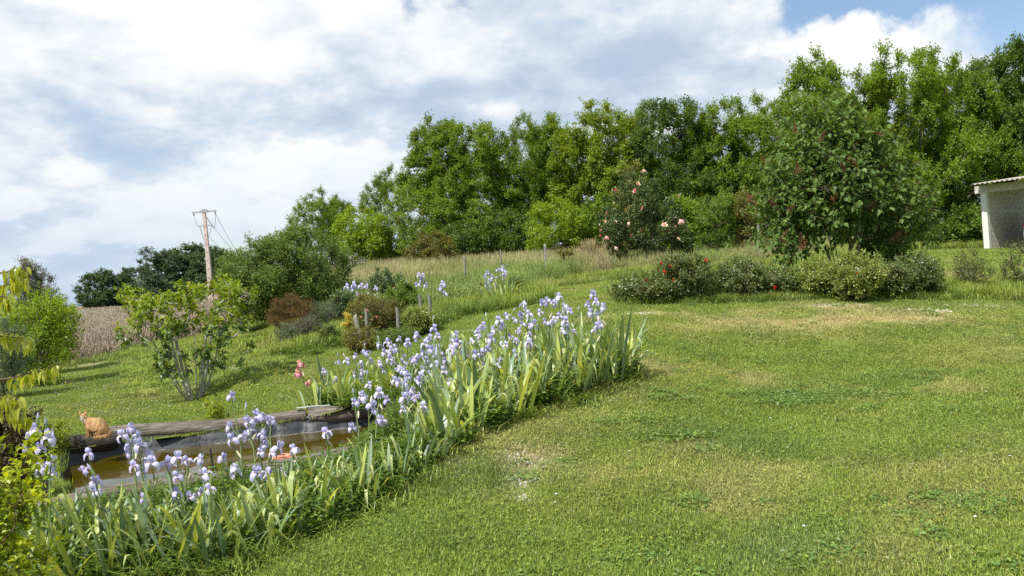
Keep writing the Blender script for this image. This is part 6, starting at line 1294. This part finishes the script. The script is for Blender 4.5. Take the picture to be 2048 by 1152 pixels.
# ------------------------------------------------------------------ shed with block wall
def shed():
    b = at(1976, 496, 33.0); b[2] = gz(b[0], b[1]); zt = at(1968, 386, 33.0)[2] - b[2]       # post height
    w = np.array([.79, .61, 0]); n = np.array([.61, -.79, 0]); ang = math.atan2(w[1], w[0])
    e = empty('shed', b, 'open-fronted breeze-block shed with a corrugated roof at the right edge', 'shed', rz=ang)
    # local axes: x along the wall (into the shed), -y across the front opening
    pw = .21
    g = Geo(); g.box((0, 0, zt / 2 - .1), (pw, pw, zt + .2)); g.obj('post', MAT['whitewash'], e)
    g = Geo(); g.box((0, -2.9, zt + .145), (.24, 6.4, .29)); g.obj('beam', MAT['concrete'], e)
    g = Geo(); g.box((0, -5.9, zt / 2 - .1), (pw, pw, zt + .2)); g.obj('post', MAT['whitewash'], e)
    BL, BH, TH = .50, .20, .20; rows = int(zt / BH) + 1; LW = 5.0
    g = Geo(); g.box((pw / 2 + LW / 2, .02, zt / 2 - .15 + .14), (LW, TH - .012, zt + .58)); wall = g.obj('wall', MAT['mortar'], e)
    g = Geo(); g.box((0, 0, 0), (BL - .022, TH, BH - .022)); bmesh_b = g.mesh('block', MAT['block'])
    g = Geo(); g.box((0, 0, 0), (BL / 2 - .022, TH, BH - .022)); half = g.mesh('block', MAT['block'])
    r_ = np.random.default_rng(2)
    for r in range(rows + 1):
        x = pw / 2; z = r * BH + BH / 2 - .10
        if r % 2: link('block', half, e, (x + BL / 4, .02 + r_.normal() * .002 - .004, z)); x += BL / 2
        while x + BL <= pw / 2 + LW + .01: link('block', bmesh_b, e, (x + BL / 2, .02 - .004 + r_.normal() * .0015, z)); x += BL
    # corrugated roof: ridges run front to back, sloping up towards the back
    nx, ny = 10, 200; V = []; x0, x1, y0, y1 = -.85, LW + .5, .12, -6.3
    for i in range(nx + 1):
        x = x0 + (x1 - x0) * i / nx
        for j in range(ny + 1):
            y = y0 + (y1 - y0) * j / ny; V.append((x, y, zt + .345 + (x - x0) * .07 + .028 * math.sin(y / .177 * 2 * PI)))
    V = np.array(V); m = ny + 1; top = [(i * m + j, i * m + j + 1, (i + 1) * m + j + 1, (i + 1) * m + j) for i in range(nx) for j in range(ny)]
    g = Geo(); g.add(V, top, smooth=True); V2 = V - [0, 0, .009]; g.add(V2, [t[::-1] for t in top], smooth=True)
    edge = []; nv = len(V)
    for j in range(ny): edge.append((j, j + 1 + 0, nv + j + 1, nv + j))
    for i in range(nx): edge.append((i * m, (i + 1) * m, nv + (i + 1) * m, nv + i * m))
    g.add(np.vstack([V, V2]), edge)
    g.obj('roof', MAT['roofing'], e)
    # white car parked inside, only its rear corner in view
    c = empty('parked_car', b + np.array([0, 0, 0]), 'white car parked in the shed, only its rear corner showing at the right edge', 'car', rz=ang)
    q = at(2047, 470, 32.4) - b; lx = q @ w; ly = q @ np.array([-w[1], w[0], 0])
    ox, oy = lx + .0, ly - .86        # rear-left corner of the car
    prof = [(0.0, .35), (-.06, .55), (-.04, .85), (.04, 1.02), (.35, 1.42), (1.2, 1.50), (2.3, 1.45), (3.0, 1.02), (3.9, .85), (4.05, .55), (4.0, .30), (0.1, .28)]
    g = Geo(); rows = []
    for yy, sc_, zc in ((-.84, .97, .97), (-.78, 1, 1), (.78, 1, 1), (.84, .97, .97)): rows.append([(2 + (px_ - 2) * sc_, yy * (1 - .14 * max(0, pz - .95)), .3 + (pz - .3) * zc) for px_, pz in prof])
    k = len(prof); V = np.array(rows).reshape(-1, 3); g.add(V, [(r * k + i, r * k + (i + 1) % k, (r + 1) * k + (i + 1) % k, (r + 1) * k + i) for r in range(3) for i in range(k)], smooth=True)
    for r in (0, 3): g.add(np.vstack([V[r * k:(r + 1) * k], V[r * k:(r + 1) * k].mean(0)]), [(i, (i + 1) % k, k) for i in range(k)])
    off = np.array([ox, oy, 0]); body = g.obj('body', MAT['car'], c, loc=off); body.modifiers.new('bev', 'BEVEL').width = .03
    for sy in (-1, 1):
        g = Geo(); g.box((-.035, sy * .70, .86), (.07, .24, .13)); g.obj('tail_light', MAT['tail'], c, loc=off)
        for wx in (.75, 3.3):
            g = Geo(); g.tube([(wx, sy * .66, .31), (wx, sy * .85, .31)], .31, 20); wo = g.obj('wheel', MAT['tyre'], c, loc=off); g = Geo(); g.tube([(wx, sy * .855, .31), (wx, sy * .862, .31)], .19, 16); g.obj('hub', MAT['galv'], wo)
    g = Geo(); g.add([(.0, -.6, 1.05), (.0, .6, 1.05), (.30, .55, 1.38), (.30, -.55, 1.38)], [(0, 1, 2, 3)]); g.obj('rear_window', MAT['glass'], c, loc=off + np.array([.0, 0, .0]))
    g = Geo(); g.box((-.06, 0, .45), (.10, 1.6, .20)); g.obj('bumper', MAT['car'], c, loc=off)
shed()

# ------------------------------------------------------------------ foreground shrub and overhanging tree at the left edge
def fore_shrub():
    r_ = np.random.default_rng(8); D = 3.5; t = at(-58, 880, D); b = np.array([t[0], D, 0]); b[2] = gz(b[0], b[1]); H = t[2] - b[2] + .04; W = .95
    e = empty('foreground_shrub', b, 'yellow-green shrub with small oval leaves filling the lower left corner', 'shrub')
    env = [(-.06, 0, H * .66, .27, .38, H * .30), (-.08, 0, H * .34, .32, .40, H * .30), (-.32, 0, H * .55, .34, .4, H * .36)]
    C = sample_env(r_, env, 290, .045, .7, 3); C = C[C[:, 2] > .05]
    st = []
    for i in range(9): a = r_.random() * 6.28; k = .12 + .2 * r_.random(); st.append([np.array([math.cos(a) * .05 + math.cos(a) * k * s, math.sin(a) * .05 + math.sin(a) * k * s, s * H * .6 - .03]) for s in np.linspace(0, 1, 5)])
    A, par, rad = skeleton(r_, C, st, .08, .4, .8, .0018, 2.2, .1)
    Lf, tw = shoots(r_, C, np.array([0, 0, H * .4]), 5, .15, .6, .8, 8, .034, .010, tmpl(L6V, .72), L6T, .1)
    wood_geo(A, par, rad, tw, .0012).obj('branches', surf_mat('red_brown_twig', (0.08, 0.045, 0.03), (0.16, 0.10, 0.06), 20), e)
    # keep the parts to leaves inside the frame
    P = Lf['P'] + b; px = 1024 + F * ((P - CAM) @ RT) / ((P - CAM) @ fw); py = 576 - F * ((P - CAM) @ UP) / ((P - CAM) @ fw); inn = (px > 0) & (px < 260) & (py < 1152)
    order = np.argsort(np.where(inn, np.linalg.norm(P - CAM, axis=1), 99)); 
    for q in ('P', 'X', 'Y', 'Z', 'S', 'r'): Lf[q] = Lf[q][order]
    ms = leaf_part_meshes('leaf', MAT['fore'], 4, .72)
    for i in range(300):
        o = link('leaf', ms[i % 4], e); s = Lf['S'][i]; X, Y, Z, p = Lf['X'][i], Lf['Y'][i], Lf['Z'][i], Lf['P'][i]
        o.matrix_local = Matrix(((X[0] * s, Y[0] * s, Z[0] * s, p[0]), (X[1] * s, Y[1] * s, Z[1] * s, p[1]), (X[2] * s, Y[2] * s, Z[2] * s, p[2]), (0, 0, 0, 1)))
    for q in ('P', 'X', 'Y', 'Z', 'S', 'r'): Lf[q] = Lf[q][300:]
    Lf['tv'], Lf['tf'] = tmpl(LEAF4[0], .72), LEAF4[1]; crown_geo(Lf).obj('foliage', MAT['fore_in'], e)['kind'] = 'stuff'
fore_shrub()
def overhang():
    r_ = np.random.default_rng(6); D = 4.2; tx = at(-330, 700, D + .3); b = np.array([tx[0], tx[1], gz(tx[0], tx[1])])
    e = empty('young_tree', b, 'young tree outside the left edge, its twigs with drooping lime-green leaves reaching into view', 'tree')
    T = [np.array([0, 0, -.05]), np.array([.02, 0, .7]), np.array([0, .02, 1.4]), np.array([.05, 0, 2.1])]
    br = [[(-330, 640), (-120, 560), (10, 545), (46, 535)], [(-330, 700), (-120, 590), (0, 573), (45, 562)], [(-200, 610), (-60, 600), (8, 592), (16, 600)], [(-330, 760), (-150, 690), (0, 672), (52, 676)], [(-330, 800), (-150, 772), (20, 758), (60, 745), (112, 734)], [(-300, 860), (-100, 800), (0, 795), (40, 800)], [(-300, 900), (-100, 830), (20, 812), (50, 838)]]
    g = Geo(); g.tube(T, [.045, .04, .03, .015], 8)
    ms = leaf_part_meshes('leaf', MAT['hang'], 4, .42); Ls = []
    for bi, pts in enumerate(br):
        P = [at(x, y, D + .25 * math.sin(bi * 2.0)) - b for x, y in pts]; P[0] = np.array([0, 0, max(.6, min(2.0, P[0][2]))]); P = np.array(P)
        s = np.linspace(0, len(P) - 1, 16); Q = np.stack([np.interp(s, np.arange(len(P)), P[:, k]) for k in range(3)], 1); g.tube(Q, np.linspace(.009, .0022, 16), 5)
        for k in range(4, 16):
            nn = 3 if k < 12 else 5
            for _ in range(nn):
                p = Q[k] + r_.normal(size=3) * .012; az = r_.random() * 6.28; d = np.array([math.cos(az) * .55, math.sin(az) * .55, -.85 - .4 * r_.random()]); nr = np.array([math.cos(az), math.sin(az), .5]) + r_.normal(size=3) * .3; X, Y, Z = frames(d[None], nr[None]); Ls.append((p, X[0], Y[0], Z[0], .072 * (.7 + .5 * r_.random())))
    g.obj('trunk', MAT['bark_twig'], e)
    for i, (p, X, Y, Z, s) in enumerate(Ls):
        o = link('leaf', ms[i % 4], e); o.matrix_local = Matrix(((X[0] * s, Y[0] * s, Z[0] * s, p[0]), (X[1] * s, Y[1] * s, Z[1] * s, p[1]), (X[2] * s, Y[2] * s, Z[2] * s, p[2]), (0, 0, 0, 1)))
overhang()
